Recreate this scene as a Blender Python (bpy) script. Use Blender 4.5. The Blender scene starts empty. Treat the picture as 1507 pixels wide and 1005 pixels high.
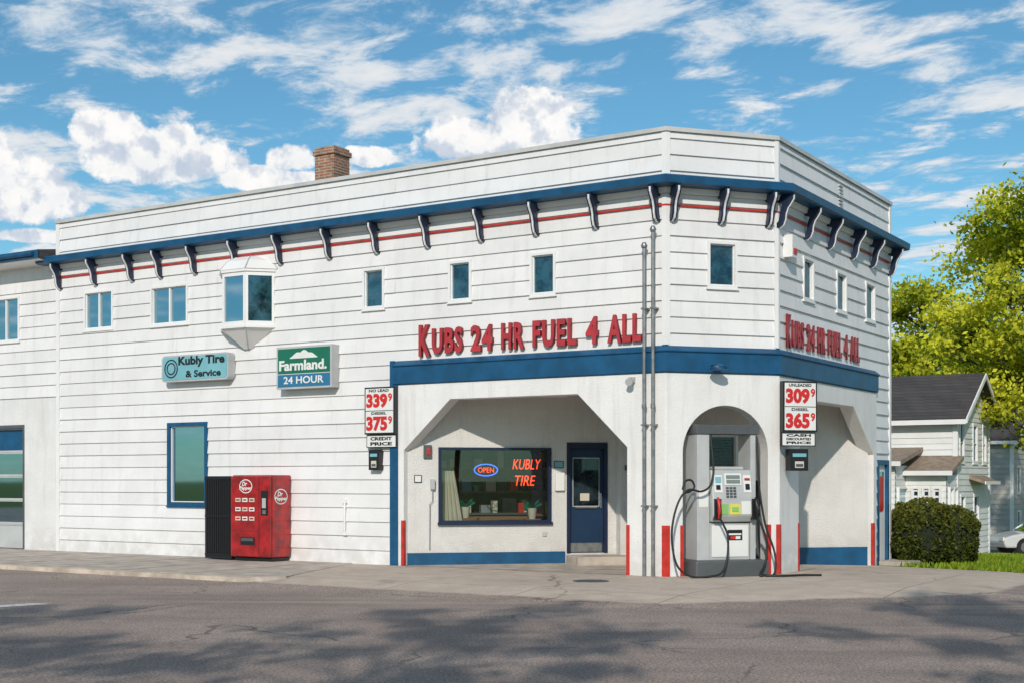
import bpy, math, random
import numpy as np
from mathutils import Vector, Matrix
random.seed(7); rng = np.random.default_rng(7)
scene = bpy.context.scene
scene.view_settings.view_transform = 'Standard'
scene.view_settings.look = 'None'
scene.view_settings.exposure = 0

EYE = 1.65; FPX = 1984.0; CX = 753.5; HOR = 707.0

# ------------------------------------------------------------------ camera
cd = bpy.data.cameras.new("camera"); cam = bpy.data.objects.new("camera", cd)
scene.collection.objects.link(cam)
cam.location = (0, 0, EYE); cam.rotation_euler = (math.radians(90), 0, 0)
cd.sensor_width = 36; cd.lens = 36 * FPX / 1507.0
cd.shift_y = (HOR - 502.5) / 1507.0; cd.clip_end = 6000
scene.camera = cam

# ------------------------------------------------------------------ node helper
class NT:
    def __init__(s, nt): s.nt = nt
    def n(s, typ, **k):
        nd = s.nt.nodes.new(typ)
        for a, b in k.items(): setattr(nd, a, b)
        return nd
    def put(s, sock, v):
        if hasattr(v, 'is_output'): s.nt.links.new(v, sock)
        else: sock.default_value = v
    def m(s, op, a, b=None, c=None, clamp=False):
        nd = s.n('ShaderNodeMath', operation=op); nd.use_clamp = clamp
        s.put(nd.inputs[0], a)
        if b is not None: s.put(nd.inputs[1], b)
        if c is not None: s.put(nd.inputs[2], c)
        return nd.outputs[0]
    def vm(s, op, a, b=None, out=0):
        nd = s.n('ShaderNodeVectorMath', operation=op)
        s.put(nd.inputs[0], a)
        if b is not None: s.put(nd.inputs[1], b)
        return nd.outputs[out]
    def dot(s, a, b):
        nd = s.n('ShaderNodeVectorMath', operation='DOT_PRODUCT')
        s.put(nd.inputs[0], a); s.put(nd.inputs[1], b); return nd.outputs['Value']
    def noise(s, vec, scale, detail=4, rough=.55, dist=0):
        nd = s.n('ShaderNodeTexNoise'); s.put(nd.inputs['Vector'], vec)
        nd.inputs['Scale'].default_value = scale; nd.inputs['Detail'].default_value = detail
        nd.inputs['Roughness'].default_value = rough; nd.inputs['Distortion'].default_value = dist
        return nd.outputs['Fac']
    def ss(s, v, a, b, lo=0., hi=1.):
        nd = s.n('ShaderNodeMapRange', interpolation_type='SMOOTHSTEP')
        s.put(nd.inputs[0], v); nd.inputs[1].default_value = a; nd.inputs[2].default_value = b
        nd.inputs[3].default_value = lo; nd.inputs[4].default_value = hi
        return nd.outputs[0]
    def mix(s, f, a, b, blend='MIX'):
        nd = s.n('ShaderNodeMix', data_type='RGBA', blend_type=blend)
        s.put(nd.inputs[0], f)
        s.put(nd.inputs[6], a if hasattr(a, 'is_output') else (*a[:3], 1))
        s.put(nd.inputs[7], b if hasattr(b, 'is_output') else (*b[:3], 1))
        return nd.outputs[2]
    def scl(s, v, sc):
        nd = s.n('ShaderNodeMapping'); s.put(nd.inputs['Vector'], v); nd.inputs['Scale'].default_value = sc
        return nd.outputs[0]

def newmat(name):
    m = bpy.data.materials.new(name); m.use_nodes = True
    nt = m.node_tree; nt.nodes.clear(); t = NT(nt)
    out = t.n('ShaderNodeOutputMaterial')
    return m, t, out

def pmat(name, col, rough=.6, metal=0., var=.08, vs=2.0, bump=0., bs=60., tint=False, dirt=0., spec=.5, emis=None, es=0, coat=0):
    m, t, out = newmat(name)
    p = t.n('ShaderNodeBsdfPrincipled')
    g = t.n('ShaderNodeNewGeometry').outputs['Position']
    nz = t.noise(g, vs, 3)
    f = t.ss(nz, .3, .7, 1 - var, 1 + var * .3)
    if tint: f = t.m('MULTIPLY', f, t.n('ShaderNodeAttribute', attribute_name='tint').outputs['Fac'])
    cc = t.n('ShaderNodeCombineXYZ')
    for i in range(3): t.put(cc.inputs[i], f)
    c = t.mix(1.0, col, cc.outputs[0], 'MULTIPLY')
    if dirt > 0:
        st = t.noise(t.scl(g, (5, 5, .45)), 1.2, 5, .65)
        d1 = t.ss(st, .48, .76)
        z = t.n('ShaderNodeSeparateXYZ'); t.put(z.inputs[0], g)
        low = t.ss(z.outputs[2], .0, .9, 1., .0)
        low = t.m('MULTIPLY', low, t.ss(t.noise(g, 3.5, 4), .3, .65))
        dd = t.m('MULTIPLY', t.m('MAXIMUM', d1, t.m('MULTIPLY', low, 1.5)), dirt, clamp=True)
        c = t.mix(dd, c, (.40, .36, .31))
    t.put(p.inputs['Base Color'], c)
    p.inputs['Roughness'].default_value = rough; p.inputs['Metallic'].default_value = metal
    p.inputs['Specular IOR Level'].default_value = spec
    p.inputs['Coat Weight'].default_value = coat
    if emis:
        p.inputs['Emission Color'].default_value = (*emis, 1); p.inputs['Emission Strength'].default_value = es
    if bump > 0:
        b = t.n('ShaderNodeBump'); b.inputs['Strength'].default_value = bump; b.inputs['Distance'].default_value = .02
        t.put(b.inputs['Height'], t.noise(g, bs, 3)); t.put(p.inputs['Normal'], b.outputs[0])
    t.put(out.inputs[0], p.outputs[0])
    return m

M_SIDE = pmat('white_siding', (.80, .785, .785), .55, var=.06, vs=1.3, tint=True, dirt=.24, bump=.10, bs=18)
M_WHITE = pmat('white_trim', (.80, .79, .785), .5, var=.05)
M_STUCCO = pmat('white_stucco', (.80, .785, .775), .7, var=.06, vs=1.5, bump=.5, bs=45, dirt=.25)
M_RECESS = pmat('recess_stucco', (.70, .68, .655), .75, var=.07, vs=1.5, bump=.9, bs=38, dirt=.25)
M_BLOCK = pmat('painted_block', (.74, .73, .725), .7, var=.06, bump=.5, bs=30, dirt=.25)
M_BLUE = pmat('blue_paint', (.006, .082, .19), .45, var=.25, vs=3)
M_NAVY = pmat('navy_paint', (.010, .020, .055), .4, var=.15)
M_DOOR = pmat('door_paint', (.010, .035, .085), .4, var=.15)
M_RED = pmat('red_paint', (.55, .030, .02), .45, var=.25, vs=6)
M_LETTER = pmat('red_letter_plastic', (.46, .035, .045), .45, var=.2, vs=4)
M_LETTERSIDE = pmat('red_letter_return', (.20, .015, .02), .5)
M_BLACK = pmat('black_plastic', (.012, .012, .014), .4)
M_RUB = pmat('rubber', (.012, .012, .012), .55)
M_GREY = pmat('grey_metal', (.30, .31, .32), .4, metal=.4, var=.2)
M_DGREY = pmat('dark_grey_paint', (.09, .10, .105), .5, var=.2)
M_LGREY = pmat('light_grey_paint', (.48, .49, .49), .4, var=.12)
M_GALV = pmat('galvanised_steel', (.30, .30, .30), .38, metal=.6, var=.3, vs=8)
M_CREAM = pmat('curtain', (.6, .55, .45), .9)
M_WOOD = pmat('wood', (.26, .14, .07), .6)
M_CEIL = pmat('soffit_paint', (.62, .61, .58), .8)
M_CONC = pmat('concrete', (.50, .43, .365), .85, var=.3, vs=2.5, bump=.4, bs=50)
M_ROOFF = pmat('roof_membrane', (.2, .2, .2), .9)
M_COPE = pmat('coping_metal', (.56, .55, .53), .45, metal=.1, var=.15)
M_SIGNW = pmat('sign_white', (.76, .76, .74), .4, var=.04)
M_PRICER = pmat('price_red', (.62, .02, .02), .5)
M_TEAL = pmat('sign_light_blue', (.20, .46, .52), .35, var=.12, vs=2)
M_GREEN = pmat('sign_green', (.01, .15, .09), .35)
M_SBLUE = pmat('sign_blue', (.03, .17, .32), .35)
M_VRED = pmat('vending_red', (.40, .010, .013), .32, var=.5, vs=4, coat=.3)
M_YEL = pmat('yellow_sticker', (.7, .65, .1), .5)
M_GRN = pmat('green_sticker', (.25, .5, .15), .5)
M_SCR = pmat('lcd_screen', (.20, .24, .22), .2)
M_NEONR = pmat('neon_red', (.6, .03, .01), .4, emis=(1, .05, .015), es=2.8)
M_NEONB = pmat('neon_blue', (.02, .1, .5), .4, emis=(.05, .16, 1), es=2.0)
M_DARKROOM = pmat('interior_wall', (.34, .27, .20), .9, var=.4)
M_CAR = pmat('car_paint_silver', (.60, .62, .63), .25, var=.03, coat=.5)
M_TAN = pmat('porch_roof', (.30, .23, .17), .8, var=.3, vs=5)
M_HOUSE2 = pmat('grey_siding', (.46, .44, .41), .7, var=.1, tint=True)
M_HOUSE = pmat('house_siding', (.76, .76, .74), .6, var=.06, tint=True)

def glassmat(name, base, refl, rough=.03, tint=(.34, .50, .58)):
    m, t, out = newmat(name)
    g = t.n('ShaderNodeNewGeometry').outputs['Position']
    d = t.n('ShaderNodeBsdfDiffuse')
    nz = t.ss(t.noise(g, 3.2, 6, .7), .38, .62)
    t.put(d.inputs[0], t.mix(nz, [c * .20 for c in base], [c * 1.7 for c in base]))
    gl = t.n('ShaderNodeBsdfGlossy'); gl.inputs['Roughness'].default_value = rough
    gl.inputs[0].default_value = (*tint, 1)
    b = t.n('ShaderNodeBump'); b.inputs['Strength'].default_value = .10; t.put(b.inputs['Height'], t.noise(g, 1.8, 2))
    t.put(gl.inputs['Normal'], b.outputs[0])
    mx = t.n('ShaderNodeMixShader'); fr = t.n('ShaderNodeFresnel'); fr.inputs[0].default_value = 1.5
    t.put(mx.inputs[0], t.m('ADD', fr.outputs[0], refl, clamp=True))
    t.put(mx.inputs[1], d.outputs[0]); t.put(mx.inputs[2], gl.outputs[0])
    t.put(out.inputs[0], mx.outputs[0]); return m
M_GLASS = glassmat('window_glass', (.016, .050, .066), .13)
M_GLASSD = glassmat('dark_glass', (.016, .026, .032), .05)

def clearglass():
    m, t, out = newmat('shop_glass')
    tr = t.n('ShaderNodeBsdfTransparent'); tr.inputs[0].default_value = (.84, .90, .87, 1)
    gl = t.n('ShaderNodeBsdfGlossy'); gl.inputs['Roughness'].default_value = .01; gl.inputs[0].default_value = (.7, .8, .8, 1)
    fr = t.n('ShaderNodeFresnel'); fr.inputs[0].default_value = 1.5
    mx = t.n('ShaderNodeMixShader'); t.put(mx.inputs[0], t.m('ADD', fr.outputs[0], .07, clamp=True))
    t.put(mx.inputs[1], tr.outputs[0]); t.put(mx.inputs[2], gl.outputs[0]); t.put(out.inputs[0], mx.outputs[0]); return m
M_CLEAR = clearglass()

def brickmat(name, c1, c2, mortar, scale, bw=.2, rh=.07, ms=.01):
    m, t, out = newmat(name)
    p = t.n('ShaderNodeBsdfPrincipled'); p.inputs['Roughness'].default_value = .85
    g = t.n('ShaderNodeNewGeometry').outputs['Position']
    s = t.n('ShaderNodeSeparateXYZ'); t.put(s.inputs[0], g)
    c = t.n('ShaderNodeCombineXYZ'); t.put(c.inputs[0], t.m('ADD', s.outputs[0], t.m('MULTIPLY', s.outputs[1], .6))); t.put(c.inputs[1], s.outputs[2])
    b = t.n('ShaderNodeTexBrick'); t.put(b.inputs['Vector'], c.outputs[0])
    b.inputs['Color1'].default_value = (*c1, 1); b.inputs['Color2'].default_value = (*c2, 1); b.inputs['Mortar'].default_value = (*mortar, 1)
    b.inputs['Scale'].default_value = scale; b.inputs['Brick Width'].default_value = bw; b.inputs['Row Height'].default_value = rh; b.inputs['Mortar Size'].default_value = ms
    col = t.mix(t.ss(t.noise(g, 6, 4), .4, .7, 0, .5), b.outputs[0], (.08, .05, .04))
    t.put(p.inputs['Base Color'], col); t.put(out.inputs[0], p.outputs[0]); return m
M_BRICK = brickmat('brick', (.40, .17, .09), (.27, .12, .07), (.42, .36, .30), 1.0)
M_SHING = brickmat('shingles', (.045, .045, .05), (.07, .068, .07), (.02, .02, .02), 1.0, .3, .12, .008)

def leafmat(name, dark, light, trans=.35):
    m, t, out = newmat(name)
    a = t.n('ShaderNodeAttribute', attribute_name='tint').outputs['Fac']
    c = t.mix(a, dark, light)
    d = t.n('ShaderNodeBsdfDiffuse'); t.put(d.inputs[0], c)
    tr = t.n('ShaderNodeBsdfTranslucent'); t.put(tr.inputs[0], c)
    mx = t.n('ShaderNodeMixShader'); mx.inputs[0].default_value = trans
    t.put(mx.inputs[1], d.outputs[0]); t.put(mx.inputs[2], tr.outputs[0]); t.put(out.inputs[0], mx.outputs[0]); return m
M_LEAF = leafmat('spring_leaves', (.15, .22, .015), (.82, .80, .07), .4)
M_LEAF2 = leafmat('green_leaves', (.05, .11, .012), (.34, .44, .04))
M_HEDGE = leafmat('hedge_leaves', (.03, .045, .010), (.18, .19, .04), .2)
M_GRASS = leafmat('grass_blades', (.08, .15, .015), (.34, .44, .04), .3)
M_BARK = pmat('bark', (.09, .07, .05), .9, var=.4, vs=8, bump=.6, bs=20)

# ------------------------------------------------------------------ mesh builder
class Fr:
    def __init__(s, o, sd, nd, z=0):
        s.o = Vector((o[0], o[1])); s.sd = Vector(sd[:2]).normalized(); s.nd = Vector(nd[:2]).normalized(); s.z = z
    def p(s, a, n, z):
        q = s.o + s.sd * a + s.nd * n
        return (q.x, q.y, z + s.z)

class MB:
    def __init__(s): s.v = []; s.f = []; s.m = []; s.t = []; s.sm = []; s.mats = []
    def mi(s, mat):
        if mat not in s.mats: s.mats.append(mat)
        return s.mats.index(mat)
    def poly(s, pts, mat, tint=1., smooth=False):
        b = len(s.v); s.v += [tuple(p) for p in pts]; s.f.append(tuple(range(b, b + len(pts))))
        s.m.append(s.mi(mat)); s.t.append(tint); s.sm.append(smooth)
    def raw(s, verts, faces, mat, smooth=False, tint=1.):
        b = len(s.v); s.v += [tuple(p) for p in verts]; k = s.mi(mat)
        for f in faces:
            s.f.append(tuple(b + i for i in f)); s.m.append(k); s.t.append(tint); s.sm.append(smooth)
    def prism(s, bot, top, mat, tint=1.):
        n = len(bot); vs = list(bot) + list(top)
        fs = [tuple(range(n))[::-1], tuple(range(n, 2 * n))] + [(i, (i + 1) % n, n + (i + 1) % n, n + i) for i in range(n)]
        s.raw(vs, fs, mat, tint=tint)
    def box(s, F, s0, s1, n0, n1, z0, z1, mat, tint=1.):
        s.prism([F.p(s0, n0, z0), F.p(s1, n0, z0), F.p(s1, n1, z0), F.p(s0, n1, z0)],
                [F.p(s0, n0, z1), F.p(s1, n0, z1), F.p(s1, n1, z1), F.p(s0, n1, z1)], mat, tint)
    def psz(s, F, pts, n0, n1, mat):
        s.prism([F.p(a, n0, z) for a, z in pts], [F.p(a, n1, z) for a, z in pts], mat)
    def pnz(s, F, pts, s0, s1, mat):
        s.prism([F.p(s0, n, z) for n, z in pts], [F.p(s1, n, z) for n, z in pts], mat)
    def psn(s, F, pts, z0, z1, mat):
        s.prism([F.p(a, n, z0) for a, n in pts], [F.p(a, n, z1) for a, n in pts], mat)
    def tube(s, pts, r, mat, seg=8):
        P = [Vector(p) for p in pts]; n = len(P); R = r if isinstance(r, (list, tuple)) else [r] * n
        vs = []; up = Vector((0, 0, 1))
        for i in range(n):
            d = (P[min(i + 1, n - 1)] - P[max(i - 1, 0)])
            if d.length < 1e-9: d = Vector((0, 0, 1))
            d.normalize()
            a = d.cross(up)
            if a.length < .05: a = d.cross(Vector((1, 0, 0)))
            a.normalize(); b = d.cross(a)
            if i and (a.dot(pa) < 0): a = -a; b = -b
            pa = a
            for k in range(seg):
                th = 2 * math.pi * k / seg
                vs.append(P[i] + (a * math.cos(th) + b * math.sin(th)) * R[i])
        fs = []
        for i in range(n - 1):
            for k in range(seg):
                k2 = (k + 1) % seg
                fs.append((i * seg + k, i * seg + k2, (i + 1) * seg + k2, (i + 1) * seg + k))
        s.raw(vs, fs, mat, smooth=True)
        s.poly(vs[:seg], mat); s.poly(vs[-seg:], mat)
    def sweep(s, pts, prof, mat):
        P = [Vector(p[:2]) for p in pts]; rows = []
        for i in range(len(P)):
            ns = []
            if i > 0: d = (P[i] - P[i - 1]).normalized(); ns.append(Vector((d.y, -d.x)))
            if i < len(P) - 1: d = (P[i + 1] - P[i]).normalized(); ns.append(Vector((d.y, -d.x)))
            mv = ns[0] if len(ns) == 1 else (ns[0] + ns[1]) / (1 + ns[0].dot(ns[1]))
            rows.append([(P[i].x + mv.x * n, P[i].y + mv.y * n, z) for n, z in prof])
        k = len(prof)
        for i in range(len(P) - 1):
            for j in range(k):
                j2 = (j + 1) % k
                s.poly([rows[i][j], rows[i][j2], rows[i + 1][j2], rows[i + 1][j]], mat)
        s.poly(rows[0], mat); s.poly(rows[-1], mat)
    def build(s, name, parent=None, bevel=0.):
        me = bpy.data.meshes.new(name); me.from_pydata(s.v, [], s.f); me.update()
        for m in s.mats: me.materials.append(m)
        me.polygons.foreach_set('material_index', s.m); me.polygons.foreach_set('use_smooth', s.sm)
        at = me.attributes.new('tint', 'FLOAT', 'FACE'); at.data.foreach_set('value', s.t)
        ob = bpy.data.objects.new(name, me); scene.collection.objects.link(ob)
        if bevel > 0:
            import bmesh
            bm = bmesh.new(); bm.from_mesh(me); bmesh.ops.remove_doubles(bm, verts=bm.verts, dist=1e-5)
            bmesh.ops.recalc_face_normals(bm, faces=bm.faces); bm.to_mesh(me); bm.free()
            mod = ob.modifiers.new('bevel', 'BEVEL'); mod.width = bevel; mod.segments = 2; mod.limit_method = 'ANGLE'
        if parent: setpar(ob, parent)
        return ob

def empty(name, loc):
    e = bpy.data.objects.new(name, None); e.location = loc; e.empty_display_size = .3
    scene.collection.objects.link(e); return e
def setpar(ob, par):
    ob.parent = par; ob.matrix_parent_inverse = Matrix.Translation(-Vector(par.location))

def text(name, txt, org, xd, nd, w, h, mat, depth=.0, bold=0., parent=None, side=None, shear=0., spacing=1.):
    cu = bpy.data.curves.new(name, 'FONT'); cu.body = txt; cu.offset = bold; cu.extrude = .02; cu.shear = shear; cu.resolution_u = 3; cu.space_character = spacing
    to = bpy.data.objects.new(name + '_c', cu); scene.collection.objects.link(to)
    dg = bpy.context.evaluated_depsgraph_get()
    me = bpy.data.meshes.new_from_object(to.evaluated_get(dg))
    bpy.data.objects.remove(to); me.name = name
    n = len(me.vertices); co = np.empty(n * 3, dtype=np.float32); me.vertices.foreach_get('co', co); co = co.reshape(-1, 3)
    mn = co.min(0); mx = co.max(0)
    if w is None: w = h * (mx[0] - mn[0]) / (mx[1] - mn[1])
    co[:, 0] = (co[:, 0] - mn[0]) / (mx[0] - mn[0]) * w
    co[:, 1] = (co[:, 1] - mn[1]) / (mx[1] - mn[1]) * h
    co[:, 2] = (co[:, 2] - mn[2]) / max(mx[2] - mn[2], 1e-6) * max(depth, .003)
    X = Vector((xd[0], xd[1], 0)).normalized(); Nn = Vector((nd[0], nd[1], 0)).normalized()
    W = np.array(org)[None, :] + co[:, 0:1] * np.array(X)[None, :] + co[:, 1:2] * np.array((0, 0, 1.))[None, :] + co[:, 2:3] * np.array(Nn)[None, :]
    me.vertices.foreach_set('co', W.astype(np.float32).ravel()); me.update()
    me.materials.clear(); me.materials.append(mat)
    if side:
        me.materials.append(side)
        for p in me.polygons:
            p.material_index = 0 if abs(p.normal.dot(Nn)) > .9 else 1
    else:
        for p in me.polygons: p.material_index = 0
    ob = bpy.data.objects.new(name, me); scene.collection.objects.link(ob)
    if parent: setpar(ob, parent)
    return ob

def siding(mb, F, s0, s1, z0, z1, ops, mat, e=.28, proud=.034, joint=4.88):
    k = math.floor(z0 / e + 1e-6)
    while k * e < z1 - 1e-4:
        zb = k * e; a = max(zb, z0); b = min(zb + e, z1)
        js = []; x = s0 + joint * ((k * .37 + .13) % 1.0)
        while x < s1: js.append(x); x += joint
        ed = [s0] + js + [s1]
        tn = [.94 + .06 * random.random() for _ in ed]
        wob = random.uniform(-.005, .005)
        zs = sorted({a, b} | {z for o in ops for z in (o[2], o[3]) if a + 1e-4 < z < b - 1e-4})
        nn = lambda z: (proud + wob) * (1 - (z - zb) / e) + .003
        for bi in range(len(zs) - 1):
            za, zc = zs[bi], zs[bi + 1]; zm = (za + zc) / 2
            for j in range(len(ed) - 1):
                segs = [(ed[j] + (.002 if j else 0), ed[j + 1])]
                for o in ops:
                    if o[2] < zm < o[3]:
                        ns = []
                        for p, q in segs:
                            if o[1] <= p or o[0] >= q: ns.append((p, q)); continue
                            if o[0] > p: ns.append((p, o[0]))
                            if o[1] < q: ns.append((o[1], q))
                        segs = ns
                for p, q in segs:
                    if q - p < .004: continue
                    mb.poly([F.p(p, nn(za), za), F.p(q, nn(za), za), F.p(q, nn(zc), zc), F.p(p, nn(zc), zc)], mat, tn[j])
                    if bi == 0: mb.poly([F.p(p, nn(za), za), F.p(q, nn(za), za), F.p(q, -.03, za), F.p(p, -.03, za)], mat, tn[j])
        k += 1

def window(mb, F, s0, s1, z0, z1, fm, gm, mull=0, fw=.05, bar=False, proud=.045, sill=True, n=0.):
    if s0 > s1: s0, s1 = s1, s0
    for a, b, c, d in ((s0, s0 + fw, z0, z1), (s1 - fw, s1, z0, z1), (s0 + fw, s1 - fw, z0, z0 + fw), (s0 + fw, s1 - fw, z1 - fw, z1)):
        mb.box(F, a, b, n - .06, n + proud, c, d, fm)
    a, b, c, d = s0 + fw, s1 - fw, z0 + fw, z1 - fw; w = .02
    for p, q, r, t in ((a, a + w, c, d), (b - w, b, c, d), (a + w, b - w, c, c + w), (a + w, b - w, d - w, d)):
        mb.box(F, p, q, n - .05, n + .005, r, t, M_WHITE)
    mb.poly([F.p(a, n - .035, c), F.p(b, n - .035, c), F.p(b, n - .035, d), F.p(a, n - .035, d)], gm)
    for i in range(mull):
        x = a + (b - a) * (i + 1) / (mull + 1); mb.box(F, x - .022, x + .022, n - .05, n + .012, c + w, d - w, M_WHITE)
    if bar: mb.box(F, a + w, b - w, n - .05, n + .010, (c + d) / 2 - .02, (c + d) / 2 + .02, M_WHITE)
    if sill: mb.box(F, s0 - .02, s1 + .02, n + .002, n + .06, z0 - .03, z0 - .002, fm)

# ------------------------------------------------------------------ surveyed plan of the building
P1 = Vector((2.658, 23.28)); P2 = Vector((4.698, 23.93))
dA = Vector((-.8453, .5343)); dB = Vector((.5343, .8453))
nA = Vector((-.5343, -.8453)); nB = Vector((.8453, -.5343))
dC = (P2 - P1).normalized(); nC = Vector((dC.y, -dC.x)); LC = (P2 - P1).length
FA = Fr(P1, dA, nA); FC = Fr(P1, dC, nC); FB = Fr(P2, dB, nB)
LA = 15.78; LB = 6.7
P0 = P1 + dA * LA; P3 = P2 + dB * LB; P0b = P0 + dB * 8.34
Q0 = P1 + dA * 5.62 - nA * .05; Qe = P2 + dB * 5.35 - nB * .05
dQ = (Qe - Q0).normalized(); nQ = Vector((dQ.y, -dQ.x)); LQ = (Qe - Q0).length
FQ = Fr(Q0, dQ, nQ)
def su(F, u, n=0.):
    o = F.o + F.nd * n; k = (u - CX) / FPX
    return (k * o.y - o.x) / (F.sd.x - k * F.sd.y)
def zv(F, s, v, n=0.): return EYE + (HOR - v) * F.p(s, n, 0)[1] / FPX
def rect(F, u0, v0, u1, v1, n=0.):
    a, b = su(F, u0, n), su(F, u1, n); a, b = min(a, b), max(a, b); m = (a + b) / 2
    return a, b, zv(F, m, v1, n), zv(F, m, v0, n)

# ------------------------------------------------------------------ terrain
def sst(a, b, x):
    t = min(1, max(0, (x - a) / (b - a))); return t * t * (3 - 2 * t)
def hz(x, y):
    p = Vector((x, y)); b = (p - P2).dot(dB)
    d = max((p - P1).dot(nA), (p - P1).dot(nC), (p - P2).dot(nB))
    z = -.12 * sst(3.1, 4.7, d)
    if b > 2: z -= min(.04 * (b - 2), 5)
    return z
def axis(lo, hi, step, far):
    a = list(np.arange(lo, hi + 1e-6, step)); x = hi; st = step
    while x < far: st *= 1.35; x += st; a.append(x)
    x = lo; st = step
    while x > -far: st *= 1.35; x -= st; a.insert(0, x)
    return a
xs = axis(-16, 16, .4, 2500); ys = axis(4, 42, .4, 2500)
V = [(x, y, hz(x, y)) for y in ys for x in xs]; nx = len(xs)
Fc = [(j * nx + i, j * nx + i + 1, (j + 1) * nx + i + 1, (j + 1) * nx + i) for j in range(len(ys) - 1) for i in range(nx - 1)]
me = bpy.data.meshes.new('ground'); me.from_pydata(V, [], Fc)
ground = bpy.data.objects.new('ground', me); scene.collection.objects.link(ground)
for p in me.polygons: p.use_smooth = True

def groundmat():
    m, t, out = newmat('ground_surface')
    p = t.n('ShaderNodeBsdfPrincipled'); g = t.n('ShaderNodeNewGeometry').outputs['Position']
    def hp(o, n):
        return t.m('SUBTRACT', t.dot(g, (n[0], n[1], 0)), o[0] * n[0] + o[1] * n[1])
    big = t.noise(g, .35, 4, .6); mid = t.noise(g, 2.2, 5, .65); fine = t.noise(g, 34, 4, .8); grit = t.noise(g, 90, 2, .6)
    d = t.m('MAXIMUM', t.m('MAXIMUM', hp(P1, nA), hp(P1, nC)), hp(P2, nB))
    d = t.m('ADD', d, t.m('MULTIPLY', t.m('SUBTRACT', mid, .5), .35))
    asph = t.mix(t.ss(big, .3, .7), (.33, .265, .23), (.45, .365, .315))
    asph = t.mix(t.ss(mid, .35, .75, 0, .45), asph, (.25, .205, .185))
    asph = t.mix(t.ss(fine, .36, .66), t.mix(1., asph, (.42, .42, .46), 'MULTIPLY'), t.mix(1., asph, (1.5, 1.45, 1.38), 'MULTIPLY'))
    asph = t.mix(t.ss(grit, .56, .68, 0, .7), asph, (.64, .55, .48))
    al = t.dot(g, (dA.x, dA.y, 0)); ac = t.dot(g, (nA.x, nA.y, 0))
    cv = t.n('ShaderNodeCombineXYZ'); t.put(cv.inputs[0], t.m('MULTIPLY', t.dot(g, (1, -.08, 0)), .08)); t.put(cv.inputs[1], t.dot(g, (.08, 1, 0)))
    asph = t.mix(t.ss(t.noise(cv.outputs[0], 1.1, 4), .45, .7, 0, .40), asph, (.18, .155, .145))
    asph = t.mix(t.ss(t.noise(cv.outputs[0], .8, 5, .7, .4), .60, .68, 0, .6), asph, (.50, .385, .29))
    nz = t.n('ShaderNodeTexNoise'); t.put(nz.inputs[0], g); nz.inputs['Scale'].default_value = 1.3; nz.inputs['Detail'].default_value = 4
    wv = t.vm('ADD', g, t.vm('MULTIPLY', nz.outputs['Color'], (.9, .9, 0)))
    vo = t.n('ShaderNodeTexVoronoi', feature='DISTANCE_TO_EDGE'); t.put(vo.inputs['Vector'], t.vm('MULTIPLY', wv, (1, 1, 0))); vo.inputs['Scale'].default_value = .33
    cr = t.m('MULTIPLY', t.ss(vo.outputs['Distance'], .003, .011, 1, 0), t.ss(big, .45, .58))
    asph = t.mix(t.m('MULTIPLY', cr, .55), asph, (.06, .055, .05))
    con = t.mix(t.ss(mid, .3, .7), (.56, .455, .365), (.70, .59, .49))
    con = t.mix(t.ss(fine, .35, .65, 0, .5), con, (.42, .35, .29))
    con = t.mix(t.ss(big, .45, .62, 0, .35), con, (.44, .365, .30))
    j1 = t.m('ABSOLUTE', t.m('SUBTRACT', t.m('FRACT', t.m('DIVIDE', al, 2.4)), .5))
    j2 = t.m('ABSOLUTE', t.m('SUBTRACT', t.m('FRACT', t.m('DIVIDE', ac, 2.1)), .5))
    jn = t.m('MAXIMUM', t.ss(t.m('MINIMUM', j1, j2), .003, .008, 1, 0), cr)
    con = t.mix(t.m('MULTIPLY', jn, .55), con, (.12, .10, .08))
    oil = t.m('MULTIPLY', t.ss(t.noise(g, 1.1, 5, .7), .55, .72), t.ss(hp(P1, nC), .2, 1.8, 1, .3))
    con = t.mix(t.m('MULTIPLY', oil, .6), con, (.17, .145, .12))
    col = t.mix(t.ss(d, 3.95, 4.10), con, asph)
    gr = t.mix(t.ss(mid, .3, .7), (.06, .10, .018), (.16, .20, .035))
    gr = t.mix(t.ss(fine, .4, .7, 0, .5), gr, (.08, .085, .03))
    v1 = Vector((9.5 - 7.95, 25.3 - 28.0)).normalized(); g1 = hp((7.95, 28.0), (-v1.y, v1.x))
    v2 = Vector((30 - 9.5, 23. - 25.3)).normalized(); g2 = hp((9.5, 25.3), (-v2.y, v2.x))
    gm = t.ss(t.m('ADD', t.m('MINIMUM', g1, g2), t.m('MULTIPLY', t.m('SUBTRACT', mid, .5), .3)), -.02, .05)
    behind = t.ss(hp((0, 6.2), (0, -1)), 0, .15)
    far = t.ss(t.m('ABSOLUTE', hp((0, 0), (1, 0))), 70, 75)
    bk = t.ss(d, -5.5, -5.2, 1, 0)
    gm = t.m('MAXIMUM', t.m('MAXIMUM', gm, behind), t.m('MAXIMUM', far, bk))
    col = t.mix(gm, col, gr)
    t.put(p.inputs['Base Color'], col); p.inputs['Roughness'].default_value = .9; p.inputs['Specular IOR Level'].default_value = .2
    b = t.n('ShaderNodeBump'); b.inputs['Strength'].default_value = .8; b.inputs['Distance'].default_value = .014
    t.put(b.inputs['Height'], t.m('SUBTRACT', t.m('ADD', fine, t.m('MULTIPLY', grit, .7)), cr)); t.put(p.inputs['Normal'], b.outputs[0])
    t.put(out.inputs[0], p.outputs[0]); return m
me.materials.append(groundmat())

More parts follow.
